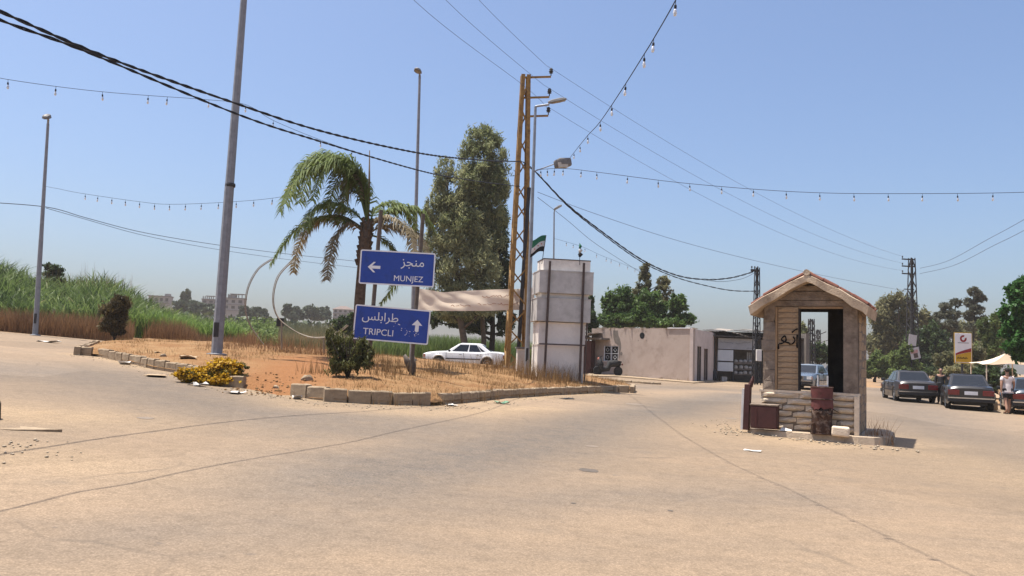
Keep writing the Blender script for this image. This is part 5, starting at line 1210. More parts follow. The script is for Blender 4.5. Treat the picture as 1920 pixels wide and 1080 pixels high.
# ------------------------------------------------------------------ people
mat('skin', (.38, .21, .14), .55, (.33, .18, .12), 8); mat('hair', (.02, .015, .012), .7, (.012, .01, .008), 9, .3, 60)
mat('shirt_white', (.60, .55, .54), .85, (.52, .47, .46), 3, .15, 12); mat('shorts_dark', (.022, .02, .022), .85, (.015, .014, .016), 5); mat('cloth_black', (.015, .014, .016), .85, (.01, .01, .011), 5); mat('sandal', (.05, .03, .02), .7)
def skin_mesh(name, J, E_, parent, mt, root, sub=2):
    """J: joint -> (x,y,z,r) or (x,y,z,rx,ry); E_: edges; a continuous skinned surface"""
    ks = list(J); me = bpy.data.meshes.new(name); me.from_pydata([J[k_][:3] for k_ in ks], [(ks.index(a), ks.index(b)) for a, b in E_], []); me.materials.append(M[mt])
    o = link(name, me, parent); s = o.modifiers.new('skin', 'SKIN'); s.use_smooth_shade = True; s.branch_smoothing = .6
    sv = me.skin_vertices[0].data if len(me.skin_vertices) else None
    if sv is None: me.skin_vertices.new() if hasattr(me.skin_vertices, 'new') else None; sv = me.skin_vertices[0].data
    for i, k_ in enumerate(ks): q = J[k_]; sv[i].radius = (q[3], q[4] if len(q) > 4 else q[3]); sv[i].use_root = k_ == root
    b = o.modifiers.new('sub', 'SUBSURF'); b.levels = b.render_levels = sub; return o
def person(label, loc, rz, stride, top_m, bottom_m, shorts=True, arms=(.15, -.1), H=1.74):
    """faces +y in its own frame; stride moves feet fore and aft"""
    t = thing('person', label, 'person', loc, rz); s = H / 1.74; J = {}; E_ = []
    def j(n, x, y, z, r, ry=None): J[n] = (x * s, y * s, z * s, r * s) + ((ry * s,) if ry else ())
    j('pel', 0, 0, .94, .13, .10); j('bel', 0, .01, 1.08, .125, .095); j('che', 0, 0, 1.28, .145, .10); j('nk0', 0, -.01, 1.44, .065); j('nk', 0, .015, 1.50, .052); j('jaw', 0, .035, 1.56, .06); j('hd', 0, .03, 1.64, .082, .09); j('crn', 0, .015, 1.715, .055)
    E_ += [('pel', 'bel'), ('bel', 'che'), ('che', 'nk0'), ('nk0', 'nk'), ('nk', 'jaw'), ('jaw', 'hd'), ('hd', 'crn')]
    for sg_, nm in ((-1, 'l'), (1, 'r')):
        f_ = stride * sg_
        j('hip' + nm, sg_ * .09, 0, .88, .092); j('kn' + nm, sg_ * .10, f_ * .55 + .02, .49 + (.02 if f_ < 0 else 0), .058); j('cf' + nm, sg_ * .10, f_ * .75 - .01, .33, .056); j('an' + nm, sg_ * .10, f_ * 1.0 - (.05 if f_ < 0 else 0), .09 + (.07 if f_ < 0 else 0), .038); j('ft' + nm, sg_ * .115, f_ * 1.0 + .10, .035, .036); j('toe' + nm, sg_ * .12, f_ * 1.0 + .17, .022, .026)
        E_ += [('pel', 'hip' + nm), ('hip' + nm, 'kn' + nm), ('kn' + nm, 'cf' + nm), ('cf' + nm, 'an' + nm), ('an' + nm, 'ft' + nm), ('ft' + nm, 'toe' + nm)]
        a = arms[0 if sg_ < 0 else 1]
        j('sh' + nm, sg_ * .185, -.01, 1.40, .062); j('el' + nm, sg_ * .235, -.03 + a * .4, 1.12, .044); j('wr' + nm, sg_ * .25, .03 + a, .885, .028); j('pm' + nm, sg_ * .25, .045 + a * 1.15, .82, .034, .02)
        E_ += [('che', 'sh' + nm), ('sh' + nm, 'el' + nm), ('el' + nm, 'wr' + nm), ('wr' + nm, 'pm' + nm)]
        for i, (dx, dy, l) in enumerate(((0, -.03, .07), (0, -.01, .085), (0, .012, .08), (0, .03, .062))):
            j(f'f{i}a' + nm, sg_ * .25, .05 + a * 1.15 + dy, .775, .0085); j(f'f{i}b' + nm, sg_ * .243, .058 + a * 1.2 + dy, .775 - l * .55, .008); j(f'f{i}c' + nm, sg_ * .232, .062 + a * 1.2 + dy, .775 - l, .007)
            E_ += [('pm' + nm, f'f{i}a' + nm), (f'f{i}a' + nm, f'f{i}b' + nm), (f'f{i}b' + nm, f'f{i}c' + nm)]
        j('tha' + nm, sg_ * .242, .085 + a * 1.1, .825, .0095); j('thb' + nm, sg_ * .236, .105 + a * 1.1, .785, .008); E_ += [('pm' + nm, 'tha' + nm), ('tha' + nm, 'thb' + nm)]
    body = skin_mesh('body', J, E_, t, 'skin', 'pel')
    mb = MB()
    mb.tube([(0, .125 * s, 1.645 * s), (0, .14 * s, 1.62 * s), (0, .125 * s, 1.605 * s)], [.008, .014, .012], 6); mb.build('nose', M['skin'], t, True)
    for sg_ in (-1, 1):
        mb = MB(); mb.lathe([(.004, -.01), (.02, -.006), (.022, .006), (.006, .012)], 10, (sg_ * .088 * s, .02 * s, 1.635 * s), 'X'); mb.build('ear', M['skin'], t, True)
        mb = MB(); mb.lathe([(.002, -.006), (.01, 0), (.002, .006)], 8, (sg_ * .032 * s, .115 * s, 1.655 * s), 'Y'); mb.build('eye', M['hair'], t)
    mb = MB(); mb.box((0, .122 * s, 1.575 * s), (.045, .01, .008)); mb.build('mouth', M['shirt_white' if False else 'brown_wall'], t)
    hr = {'a': (0, -.03 * s, 1.575 * s, .07 * s, .06 * s), 'b': (0, -.012 * s, 1.66 * s, .10 * s, .10 * s), 'c': (0, .012 * s, 1.735 * s, .075 * s)}
    skin_mesh('hair', hr, [('a', 'b'), ('b', 'c')], t, 'hair', 'a')
    def grow(ks, d, fix=None): return {k_: tuple(J[k_][:3]) + tuple(x + d * s for x in J[k_][3:]) for k_ in ks}
    T = grow(['pel', 'bel', 'che', 'shl', 'shr'], .022); T['nb'] = (0, -.012 * s, 1.43 * s, .125 * s, .085 * s); T['nt'] = (0, -.01 * s, 1.475 * s, .072 * s, .066 * s); T['hem'] = (0, 0, .84 * s, .185 * s, .145 * s); T['pel'] = (0, 0, .94 * s, .178 * s, .138 * s)
    for nm in 'lr':
        a_ = Vector(J['sh' + nm][:3]); b_ = Vector(J['el' + nm][:3]); c_ = a_.lerp(b_, .62 if shorts else 1.); T['sl' + nm] = (*c_, .067 * s)
        if not shorts: w_ = Vector(J['wr' + nm][:3]); T['cu' + nm] = (*w_, .042 * s)
    TE = [('hem', 'pel'), ('pel', 'bel'), ('bel', 'che'), ('che', 'nb'), ('nb', 'nt'), ('che', 'shl'), ('che', 'shr'), ('shl', 'sll'), ('shr', 'slr')] + ([] if shorts else [('sll', 'cul'), ('slr', 'cur')])
    skin_mesh('shirt', T, TE, t, top_m, 'pel')
    P = grow(['pel', 'hipl', 'hipr'], .012); P['pel'] = (0, 0, .89 * s, .125 * s, .10 * s); PE = [('pel', 'hipl'), ('pel', 'hipr')]
    for nm in 'lr':
        a_ = Vector(J['hip' + nm][:3]); b_ = Vector(J['kn' + nm][:3]); P['th' + nm] = (*a_.lerp(b_, .45), .105 * s); P['he' + nm] = (*a_.lerp(b_, .85 if shorts else 1.), (.10 if shorts else .075) * s); PE += [('hip' + nm, 'th' + nm), ('th' + nm, 'he' + nm)]
        if not shorts: P['an' + nm] = (*J['an' + nm][:3], .06 * s); PE += [('he' + nm, 'an' + nm)]
    skin_mesh('shorts' if shorts else 'trousers', P, PE, t, bottom_m, 'pel')
    for nm in 'lr':
        f_ = Vector(J['ft' + nm][:3]); mb = MB(); mb.box(f_ + Vector((0, -.03 * s, -.02 * s)), (.09 * s, .26 * s, .025 * s)); mb.box(f_ + Vector((0, .02 * s, .02 * s)), (.095 * s, .06 * s, .05 * s)); mb.build('sandal', M['sandal'], t, bevel=.01)
    return t
b_ = G(1890, 776); person('man in white t-shirt and dark shorts walking away by the teal car', b_, -.25, .17, 'shirt_white', 'shorts_dark', True, (-.14, .16), 1.76)
b_ = on(1764, 36.3); person('person in black clothes standing between the two dark parked cars', b_, 2.4, .05, 'cloth_black', 'cloth_black', False, (.05, .1), 1.62)
# ------------------------------------------------------------------ vegetation
leafmat('leaf_euc', (0.09, 0.115, 0.045), (0.32, 0.34, 0.17), .5); leafmat('leaf_euc_pale', (0.12, 0.145, 0.06), (0.40, 0.40, 0.21), .5)
leafmat('leaf_dark', (0.022, 0.04, 0.017), (0.085, 0.125, 0.045), .45); leafmat('leaf_citrus', (0.03, 0.065, 0.018), (0.13, 0.20, 0.055), .45); leafmat('leaf_olive', (0.08, 0.09, 0.042), (0.27, 0.25, 0.125), .5)
leafmat('leaf_pine', (0.06, 0.068, 0.045), (0.17, 0.17, 0.115), .4); leafmat('leaf_hedge', (0.06, 0.095, 0.03), (0.21, 0.27, 0.085), .5); leafmat('leaf_fig', (0.021, 0.068, 0.018), (0.083, 0.203, 0.045))
leafmat('leaf_palm', (0.055, 0.085, 0.02), (0.20, 0.25, 0.075), .35, .7, dry=(0.33, 0.26, 0.13)); leafmat('leaf_palm_dry', (0.135, 0.112, 0.060), (0.360, 0.285, 0.165))
leafmat('leaf_thuja', (0.04, 0.030, 0.014), (0.125, 0.095, 0.04)); leafmat('leaf_shrub', (0.038, 0.045, 0.015), (0.150, 0.150, 0.045)); leafmat('leaf_far', (0.045, 0.063, 0.042), (0.105, 0.128, 0.075), .2)
leafmat('reed', (0.03, 0.055, 0.014), (0.19, 0.26, 0.075), .45, .5, dry=(0.34, 0.30, 0.15)); leafmat('reed_bright', (0.08, 0.14, 0.03), (0.28, 0.38, 0.09), .45); leafmat('straw', (.14, .076, .03), (.36, .23, .10), .3, .8); leafmat('straw_red', (.14, .07, .035), (.37, .21, .10), .35, .8)
leafmat('petal', (.30, .16, .012), (.62, .38, .02), .35, .6); leafmat('scrub', (0.090, 0.105, 0.045), (0.270, 0.240, 0.112), .3, dry=(0.360, 0.240, 0.135))
mat('bark', (.12, .09, .065), .9, (.07, .052, .038), 6, .6, 25); mat('bark_dark', (.04, .03, .023), .9, (.022, .017, .014), 6, .6, 25); mat('palm_bark', (.15, .105, .072), .95, (.07, .047, .032), 8, .8, 18)

def tree(name, label, u, Y, cl, n, size, lm, cat='tree', aspect=.34, droop=.2, trunk=None, bark='bark', tr=.16, group=None, lift=0., depth=.8, sub=.34, base=None, limbs=True, shell=.5):
    """cl: clumps (u, v, ru, rv[, dY]) in picture units at depth Y; the trunk and limbs reach into them"""
    b = base if base else on(u, Y, lift); t = thing(name, label, cat, b, 0, group); k = Y / F; E_ = []
    for c in cl:
        p = at(c[0], c[1], Y + (c[4] if len(c) > 4 else random.uniform(-.5, .5) * c[2] * k)) - b; E_.append((p.x, p.y, p.z, c[2] * k, max(c[2], c[3] * .7) * k * depth, c[3] * k))
    P, T = clump_points(E_, n, sub=sub, shell=shell); keep = P[:, 2] > -.05; leaves('crown', P[keep], size, aspect, M[lm], t, droop, T[keep])
    if limbs:
        E_s = sorted(E_, key=lambda e: e[2]); zt = E_s[-1][2]; cx, cy = np.mean([e[0] for e in E_]), np.mean([e[1] for e in E_]); mb = MB(); n_ = 8; top = (E_s[-1][0], E_s[-1][1], zt)
        def axis(z): f_ = max(0, min(1, z / zt)); return Vector((top[0] * f_ + .08 * math.sin(z * 1.1), top[1] * f_ + .06 * math.cos(z), z))
        zs = np.linspace(-.25, zt, n_ + 1); mb.tube([axis(z) if z > 0 else Vector((0, 0, z)) for z in zs], [tr * (1.25 if z < .1 else 1 - .85 * max(0, z) / zt) for z in zs], 8); mb.build('trunk', M[bark], t, True)
        mb = MB()
        for e in E_:
            z0 = max(.25 * zt * random.uniform(.5, 1), e[2] - random.uniform(.5, 1.2) * max(e[3], e[5]) - .3); a = axis(min(z0, zt * .9)); d = Vector(e[:3]); m_ = a.lerp(d, .5) + Vector((random.uniform(-.1, .1), random.uniform(-.1, .1), -.1)); r0 = tr * .45 * (1 - .6 * min(1, max(0, z0) / zt)); mb.tube([a, m_, d], [r0, r0 * .7, r0 * .3], 6)
            for _ in range(3):
                q = Vector(rand_dirs(1)[0]) * .7; q = Vector((q.x * e[3], q.y * e[4], q.z * e[5])); mb.tube([m_.lerp(d, .6), d + q], [r0 * .4, r0 * .12], 5)
        mb.build('limb', M[bark], t, True)
    return t
random.seed(77)
# gum trees behind the back road
GTG = 'gum trees behind the back road'
tree('gum_tree', 'tallest gum tree, its crown just left of the lattice pole', 905, 54, [(908, 262, 30, 30), (884, 290, 24, 34), (928, 285, 22, 40), (905, 330, 44, 44), (935, 345, 22, 48), (880, 365, 26, 40), (925, 395, 32, 42), (900, 410, 34, 40), (895, 345, 40, 40), (915, 440, 34, 34)], 27000, .30, 'leaf_euc', sub=.37, droop=.9, aspect=.24, tr=.2, group=GTG)
tree('gum_tree', 'pale lower gum tree directly right of the palm', 873, 53, [(836, 325, 20, 30), (826, 365, 16, 34), (848, 385, 30, 36), (806, 400, 11, 36), (846, 440, 42, 40), (886, 455, 34, 42), (818, 468, 26, 40), (865, 500, 46, 40), (820, 525, 28, 32), (905, 515, 34, 40), (870, 548, 58, 22), (868, 425, 30, 40), (900, 480, 30, 40), (850, 570, 50, 16), (866, 350, 16, 40), (862, 400, 24, 36), (822, 415, 20, 34), (845, 590, 44, 14), (905, 578, 36, 18), (935, 560, 18, 24)], 42000, .30, 'leaf_euc_pale', sub=.37, droop=.9, aspect=.24, tr=.27, group=GTG)
tree('gum_tree', 'dark leafy tree leaning behind the lattice pole and banner', 918, 56, [(938, 430, 18, 40), (935, 480, 26, 40), (945, 530, 20, 40), (905, 580, 45, 18), (950, 590, 14, 30), (850, 596, 42, 14), (925, 555, 30, 20), (890, 608, 40, 14), (945, 615, 14, 18), (810, 600, 16, 12)], 20000, .28, 'leaf_dark', sub=.38, droop=.3, aspect=.4, tr=.24, bark='bark_dark', group=GTG)
# trees behind the house
tree('citrus_tree', 'dense green tree overhanging the pale house roof', 1180, 62, [(1140, 580, 16, 22), (1165, 570, 26, 30), (1195, 585, 26, 20), (1215, 570, 26, 26), (1245, 585, 26, 20), (1272, 572, 18, 22), (1285, 598, 16, 10), (1160, 602, 42, 16), (1225, 602, 56, 16), (1280, 600, 24, 14)], 19000, .30, 'leaf_citrus', aspect=.5, droop=.1, tr=.15)
tree('cypress_tree', 'tall olive tree with two rounded tops behind the pale house', 1215, 66, [(1211, 508, 11, 16), (1209, 530, 14, 18), (1200, 550, 17, 18), (1244, 528, 12, 13), (1242, 548, 18, 15), (1222, 562, 26, 18)], 6500, .26, 'leaf_olive', aspect=.4, droop=.1, tr=.14)
tree('citrus_tree', 'dark tree half hidden behind the white column', 1100, 58, [(1106, 565, 7, 18), (1104, 595, 13, 24), (1115, 608, 10, 12)], 3000, .26, 'leaf_dark', aspect=.5, droop=.1, tr=.12, bark='bark_dark')
# right background
RG = 'trees behind the right roadside'
tree('gum_tree', 'broad olive brown tree left of the far lattice pole', 1680, 92, [(1685, 568, 20, 18), (1662, 580, 18, 20), (1648, 605, 18, 24), (1680, 605, 28, 26), (1712, 592, 20, 26), (1662, 630, 30, 22), (1700, 635, 30, 22), (1732, 600, 10, 20), (1640, 650, 20, 24), (1675, 660, 30, 22), (1715, 655, 26, 22)], 24000, .42, 'leaf_olive', sub=.42, aspect=.35, droop=.4, tr=.3, group=RG)
tree('pine_tree', 'spreading dark pine right of the far lattice pole', 1782, 92, [(1772, 575, 13, 8), (1792, 568, 11, 8), (1765, 592, 14, 8), (1785, 590, 18, 8), (1748, 605, 14, 12), (1775, 612, 20, 12)], 5200, .42, 'leaf_pine', aspect=.3, droop=0, tr=.18, bark='bark_dark', group=RG, sub=.3)
tree('pine_tree', 'tall thin pine with open crown above the fuel sign', 1826, 88, [(1826, 548, 12, 8), (1838, 560, 11, 9), (1818, 566, 11, 9), (1830, 580, 14, 9), (1815, 592, 11, 8), (1838, 598, 12, 8), (1824, 612, 14, 8)], 5200, .42, 'leaf_pine', aspect=.3, droop=0, tr=.16, bark='bark_dark', group=RG, sub=.3)
for lab, u, Y, cl, n, lm in (('broad green tree belt behind the fuel sign and pines', 1800, 97, [(1748, 640, 28, 34), (1790, 635, 30, 34), (1835, 640, 30, 32), (1875, 640, 28, 36), (1770, 670, 34, 24), (1850, 672, 34, 24), (1812, 612, 20, 18)], 17000, 'leaf_olive'), ('dark leafy bush mass behind the far lattice pole', 1735, 82, [(1720, 640, 22, 26), (1748, 635, 22, 26), (1735, 670, 28, 26), (1765, 660, 22, 30), (1740, 695, 34, 14), (1772, 690, 20, 16)], 12000, 'leaf_dark'),
                             ('grey green bush mass behind the fuel sign', 1795, 62, [(1775, 680, 22, 24), (1800, 665, 22, 30), (1826, 670, 22, 26), (1800, 695, 40, 14), (1785, 712, 36, 10), (1830, 700, 24, 16)], 11000, 'leaf_olive'),
                             ('fresh green shrub nearest the booth on the right verge', 1640, 78, [(1630, 685, 12, 14), (1648, 678, 14, 18), (1665, 682, 14, 16), (1635, 698, 16, 10), (1655, 700, 18, 10), (1672, 698, 14, 12)], 6500, 'leaf_hedge'),
                             ('fresh green shrub below the far lattice pole', 1690, 74, [(1682, 675, 14, 22), (1700, 665, 14, 22), (1695, 690, 20, 10), (1690, 702, 24, 9), (1712, 690, 14, 16)], 7000, 'leaf_hedge'),
                             ('dull green tree between fuel sign and right tree', 1852, 66, [(1845, 620, 14, 22), (1862, 640, 16, 26), (1850, 665, 22, 24), (1870, 605, 12, 20)], 6500, 'leaf_hedge'),
                             ('dark hedge clump behind the cloth canopy', 1868, 50, [(1850, 700, 24, 18), (1880, 702, 22, 18), (1868, 720, 34, 10)], 5200, 'leaf_dark')):
    tree('bush', lab, u, Y, cl, n, .32 * Y / 75, lm, 'bush', aspect=.5, droop=.1, tr=.12, bark='bark_dark', lift=.2, group='bushes along the right verge')
tree('fig_tree', 'large dark green tree filling the right picture edge', 1950, 37, [(1908, 552, 20, 22), (1900, 585, 24, 24), (1925, 540, 30, 30), (1898, 620, 26, 26), (1930, 590, 40, 40), (1905, 655, 26, 24), (1940, 640, 40, 40), (1960, 560, 50, 60), (1985, 620, 50, 70)], 22000, .22, 'leaf_fig', aspect=.62, droop=.2, tr=.22, bark='bark_dark', sub=.28)
tree('bush', 'pale tree far down the road seen through the booth', 1508, 84, [(1506, 622, 10, 16), (1500, 645, 12, 18), (1512, 640, 8, 14)], 2200, .34, 'leaf_euc_pale', 'tree', tr=.12)
tree('bush', 'dark tree far down the road seen through the booth', 1530, 78, [(1515, 660, 16, 14), (1540, 655, 14, 14), (1530, 670, 26, 12), (1555, 668, 14, 14)], 3600, .34, 'leaf_dark', 'tree', aspect=.5, tr=.14, bark='bark_dark')
# far left skyline
FG = 'far trees on the left skyline'
for lab, u, Y, cl, n in (('far slender cypress left of the grey house', 352, 240, [(352, 552, 3.5, 9), (352, 563, 4.5, 7)], 700), ('short far cypress beside the slender one', 343, 236, [(343, 556, 3, 6), (343, 565, 4, 5)], 600),
                         ('low far tree row left of the tall pole', 360, 210, [(340, 572, 16, 7), (368, 573, 18, 7), (392, 576, 14, 6)], 1600), ('round far tree between the two hoops', 488, 220, [(480, 584, 9, 8), (492, 587, 10, 7)], 900),
                         ('broad dark far tree inside the right hoop', 545, 225, [(538, 579, 9, 8), (552, 584, 12, 8), (562, 588, 8, 6)], 1300), ('broad dark far tree left of the pale hipped house', 590, 230, [(578, 581, 10, 8), (596, 583, 14, 9), (610, 588, 9, 6)], 1500),
                         ('small far tree beside the hipped house', 612, 240, [(612, 582, 4, 6)], 350), ('brownish far tree right of the terraced house', 462, 215, [(458, 582, 8, 8), (470, 588, 9, 7)], 900)):
    cl = cl + [(c_[0], c_[1] + c_[3] * 1.1, c_[2] * 1.1, c_[3] * .8) for c_ in cl]
    tree('far_tree', lab, u, Y, cl, int(n * 1.6), 1.15, 'leaf_far', 'tree', aspect=.6, droop=.0, tr=.2, group=FG)
tree('bush', 'dark green bush far behind the lower blue sign', 648, 64, [(640, 605, 16, 12), (658, 600, 14, 14), (650, 615, 20, 10)], 3200, .26, 'leaf_dark', 'bush', aspect=.5, tr=.08)
tree('bush', 'dark shrub poking above the reed bank', 100, 60, [(92, 500, 9, 7), (108, 505, 12, 7), (100, 515, 18, 9), (100, 528, 20, 9)], 2400, .26, 'leaf_dark', 'bush', aspect=.45, tr=.08)

# reed bank and dry grass: nobody could count these
tv = np.array([(-80, 478), (0, 484), (40, 500), (90, 512), (150, 508), (185, 508), (225, 522), (262, 548), (300, 568), (350, 582), (400, 594), (450, 604), (500, 608)], float)
def patch(x, y, s, seed): return np.array([noise.noise(Vector((a * s, b * s, seed))) for a, b in zip(x, y)])
def band(n, u0, u1, Y0, Y1, pw=1.):
    u = rng.uniform(u0, u1, n); Y = Y0 + (Y1 - Y0) * rng.uniform(0, 1, n) ** pw; x = np.array([at(a, 620, b).x for a, b in zip(u, Y)]); return u, Y, x
u, Y, x = band(24000, -70, 455, 40.5, 62); kq = (u < 225) | (Y > 46.5); u, Y, x = u[kq], Y[kq], x[kq]; vt = np.interp(u, tv[:, 0], tv[:, 1]); vb = np.interp(u, [-70, 200, 455], [596, 606, 634]); f_ = 1 - (Y - 40.5) / 21.5
pn = patch(x, Y, .35, 3.); pf = patch(x, Y, 1.1, 13.); v = vt + (vb - vt) * np.clip(f_ * .62 + .10 * pn, 0, .8) + np.abs(rng.normal(size=len(u))) * 10 + 16 * np.clip(-pf, 0, 1) - 10 * np.clip(pf - .25, 0, 1)
z = zg(x, Y); zt = np.array([at(a, b, c).z for a, b, c in zip(u, v, Y)]); h = np.clip(zt - z, .5, 5.5) * 1.22
base = np.stack([x, Y, z], 1); lift_ = np.where(rng.uniform(0, 1, len(u)) < .6, rng.uniform(0, .55, len(u)), 0) * h; base[:, 2] += lift_
tint = .36 + .6 * pn + .45 * pf + .22 * rng.normal(size=len(u)); tint = np.clip(tint, 0, .8) + (rng.uniform(0, 1, len(u)) < .06) * .3
tag(blades('reed_bank', base, (h - lift_), rng.uniform(.09, .19, len(u)), M['reed'], lean=.62, segs=3, tint=tint, droop=.25), 'tall green reeds covering the left bank', 'reeds')
u, Y, x = band(9000, 225, 470, 46, 53); vb = np.interp(u, [225, 330, 470], [598, 612, 636]); v = vb - np.interp(u, [225, 290, 380, 430, 470], [34, 40, 26, 40, 20]) * rng.uniform(.35, 1, len(u)); z = zg(x, Y); h = np.clip(np.array([at(a, b, c).z for a, b, c in zip(u, v, Y)]) - z, .35, 3)
base = np.stack([x, Y, z], 1); l2 = np.where(rng.uniform(0, 1, len(u)) < .6, rng.uniform(0, .5, len(u)), 0) * h; base[:, 2] += l2
tag(blades('young_reeds', base, h - l2, rng.uniform(.06, .11, len(u)), M['reed_bright'], lean=.65, segs=3, droop=.25, tint=np.clip(.4 + .7 * patch(x, Y, .8, 4.) + .25 * rng.normal(size=len(u)), 0, 1)), 'bright young reeds in front of the reed bank', 'reeds')
u, Y, x = band(150, 60, 250, 56, 60); v = np.interp(u, tv[:, 0], tv[:, 1]) - rng.uniform(2, 24, len(u)) * (np.sin(u * .09) > .2); z = np.array([at(a, 540, c).z for a, c in zip(u, Y)]); h = np.clip(np.array([at(a, b, c).z for a, b, c in zip(u, v, Y)]) - z, .2, 3)
tag(blades('reed_plumes', np.stack([x, Y, z], 1)[h > .9], h[h > .9], .022, M['straw'], lean=.12, segs=2), 'thin dry plume stalks above the reed bank', 'reeds')
u, Y, x = band(16000, -70, 250, 37.9, 41, 1.2); v = np.interp(u, [-70, 60, 160, 250], [566, 574, 580, 594]) + rng.uniform(0, 1, len(u)) ** .7 * 44; z = zg(x, Y); h = np.clip(np.array([at(a, b, c).z for a, b, c in zip(u, v, Y)]) - z, .15, 1.9)
tag(blades('dry_grass', np.stack([x, Y, z], 1), h, .03, M['straw_red'], lean=.35, segs=2, tint=np.clip(.5 + .5 * patch(x, Y, .5, 8.) + .25 * rng.normal(size=len(u)), 0, 1)), 'reddish dry grass along the left roadside', 'grass')
u, Y, x = band(15000, 225, 480, 42.5, 46); v = np.interp(u, [225, 300, 350, 380, 440, 480], [592, 590, 598, 622, 625, 612]) + rng.uniform(0, 1, len(u)) ** .7 * 36; z = zg(x, Y); h = np.clip(np.array([at(a, b, c).z for a, b, c in zip(u, v, Y)]) - z, .15, 1.9); kp = patch(x, Y, .22, 5.) > -.18
tag(blades('dry_grass', np.stack([x, Y, z], 1)[kp], h[kp], .032, M['straw_red'], lean=.35, segs=2), 'reddish dry grass behind the island top', 'grass')
u, Y, x = band(17000, 400, 700, 54, 105, .8); v = 596 + (1 - (Y - 54) / 51) * 34 + rng.uniform(0, 22, len(u)); z = zg(x, Y); h = np.clip(np.array([at(a, b, c).z for a, b, c in zip(u, v, Y)]) - z, .25, 2.3); pn = patch(x, Y, .09, 2.)
tag(blades('dry_reeds', np.stack([x, Y, z], 1), h, .055, M['scrub'], lean=.3, segs=2, tint=np.clip(.45 + .9 * pn + .2 * rng.normal(size=len(u)), 0, 1)), 'mixed green and brown dry reeds on the far field', 'reeds')
u, Y, x = band(9000, 400, 520, 52, 66); z = zg(x, Y); v = 590 + (1 - (Y - 52) / 14) * 34 + rng.uniform(0, 22, len(u)); hh = np.clip(np.array([at(a, b, c).z for a, b, c in zip(u, v, Y)]), z + .1, z + 2.6)
tag(leaves('scrub_foliage', np.stack([x, Y, z + (hh - z) * rng.uniform(0.2, 1, len(u))], 1), .3, .4, M['leaf_hedge'], None, .1, kind='stuff'), 'leafy green scrub behind the bent hoops', 'scrub')
u, Y, x = band(5000, 330, 700, 105, 230); z = zg(x, Y); tag(leaves('scrub_foliage', np.stack([x, Y, z + rng.uniform(0, 2.6, len(u))], 1), .95, .6, M['leaf_far'], None, .0, kind='stuff'), 'far dull green scrub below the skyline', 'scrub')
u, Y, x = band(9000, 690, 1000, 57, 68); v = np.interp(u, [690, 830, 1000], [628, 618, 632]) + rng.uniform(0, 26, len(u)); z = zg(x, Y); h = np.clip(np.array([at(a, b, c).z for a, b, c in zip(u, v, Y)]) - z, .4, 3.2); kp = patch(x, Y, .5, 4.) > -.45; base = np.stack([x, Y, z], 1)
tag(blades('reed_bank', base[kp], h[kp], .10, M['reed'], lean=.4, segs=3, droop=.12, tint=rng.uniform(.3, .8, kp.sum())), 'green reeds seen under the gum trees', 'reeds')
# verge at the right
u, Y, x = band(7000, 1625, 1870, 60, 73); z = zg(x, Y); kp = x > .47 * Y + 3.6; tag(blades('dry_grass', np.stack([x, Y, z], 1)[kp], rng.uniform(.3, 1.1, kp.sum()), .04, M['straw'], lean=.4, segs=2), 'dry grass on the right verge', 'grass')
# low dirt bank along the right verge
mb = MB(); n = 40; prof = 7
for i in range(n + 1):
    t = i / n; Yb = 46 + 24 * t; xb = .47 * Yb + 5.2 + .5 * math.sin(i * .7)
    for j in range(prof):
        s_ = j / (prof - 1); xx_ = xb - 1.6 + 3.4 * s_; hh = (.25 + .75 * abs(noise.noise(Vector((i * .21, 1, 2))))) * math.sin(math.pi * s_) + .12 * noise.noise(Vector((i * .5, j * .8, 3))); mb.v.append((xx_, Yb, zg(xx_, Yb) + hh - .05))
for i in range(n):
    for j in range(prof - 1): a = i * prof + j; mb.f.append((a, a + 1, a + prof + 1, a + prof)); mb.m.append(0)
mat('verge_soil', (.42, .29, .18), .95, (.30, .20, .12), 2, .8, 8); tag(mb.build('verge_bank', M['verge_soil'], None, True), kind='structure')
# dry grass of the island
def isl_scatter(n, fn=None):
    x = rng.uniform(ISL[:, 0].min(), ISL[:, 0].max(), n); y = rng.uniform(ISL[:, 1].min(), ISL[:, 1].max(), n); k_ = inside(x, y) & (edge_dist(x, y) > .12); return x[k_], y[k_]
x, y = isl_scatter(90000); pd = polyd(x, y, [gap_c, GI(540, 712), GI(560, 690), GI(600, 672)]); pn = patch(x, y, .55, 6.) + .5 * patch(x, y, 2.1, 1.)
right = np.clip((x + 3) / 5, 0, 1) * np.clip((33 - y) / 8, .2, 1); kp = (rng.uniform(0, 1, len(x)) < np.clip(.12 + .95 * pn + .5 * right, .015, 1)) & (pd > .8 + .5 * rng.uniform(0, 1, len(x))); x, y = x[kp], y[kp]; rr = right[kp]
h = rng.uniform(.04, .16, len(x)) + rr * rng.uniform(0, .22, len(x)) * (rng.uniform(0, 1, len(x)) < .6)
tag(blades('dry_grass', np.stack([x, y, zi(x, y) - .01], 1), h, .014, M['straw'], lean=1.3, segs=2, tint=rng.uniform(0, 1, len(x)) * .9 + .1), 'short straw coloured grass on the traffic island', 'grass')
def tufts(label, spots, n, h0, h1, spread, m='straw', wd=.016, lean=.45, zf=zi):
    P = []; 
    for (px_, py_) in spots: P.append(np.stack([px_ + rng.normal(size=n) * spread, py_ + rng.normal(size=n) * spread], 1))
    P = np.concatenate(P); return tag(blades('tall_weeds', np.column_stack([P, zf(P[:, 0], P[:, 1]) - .01]), rng.uniform(h0, h1, len(P)), wd, M[m], lean=lean, segs=2), label, 'weeds')
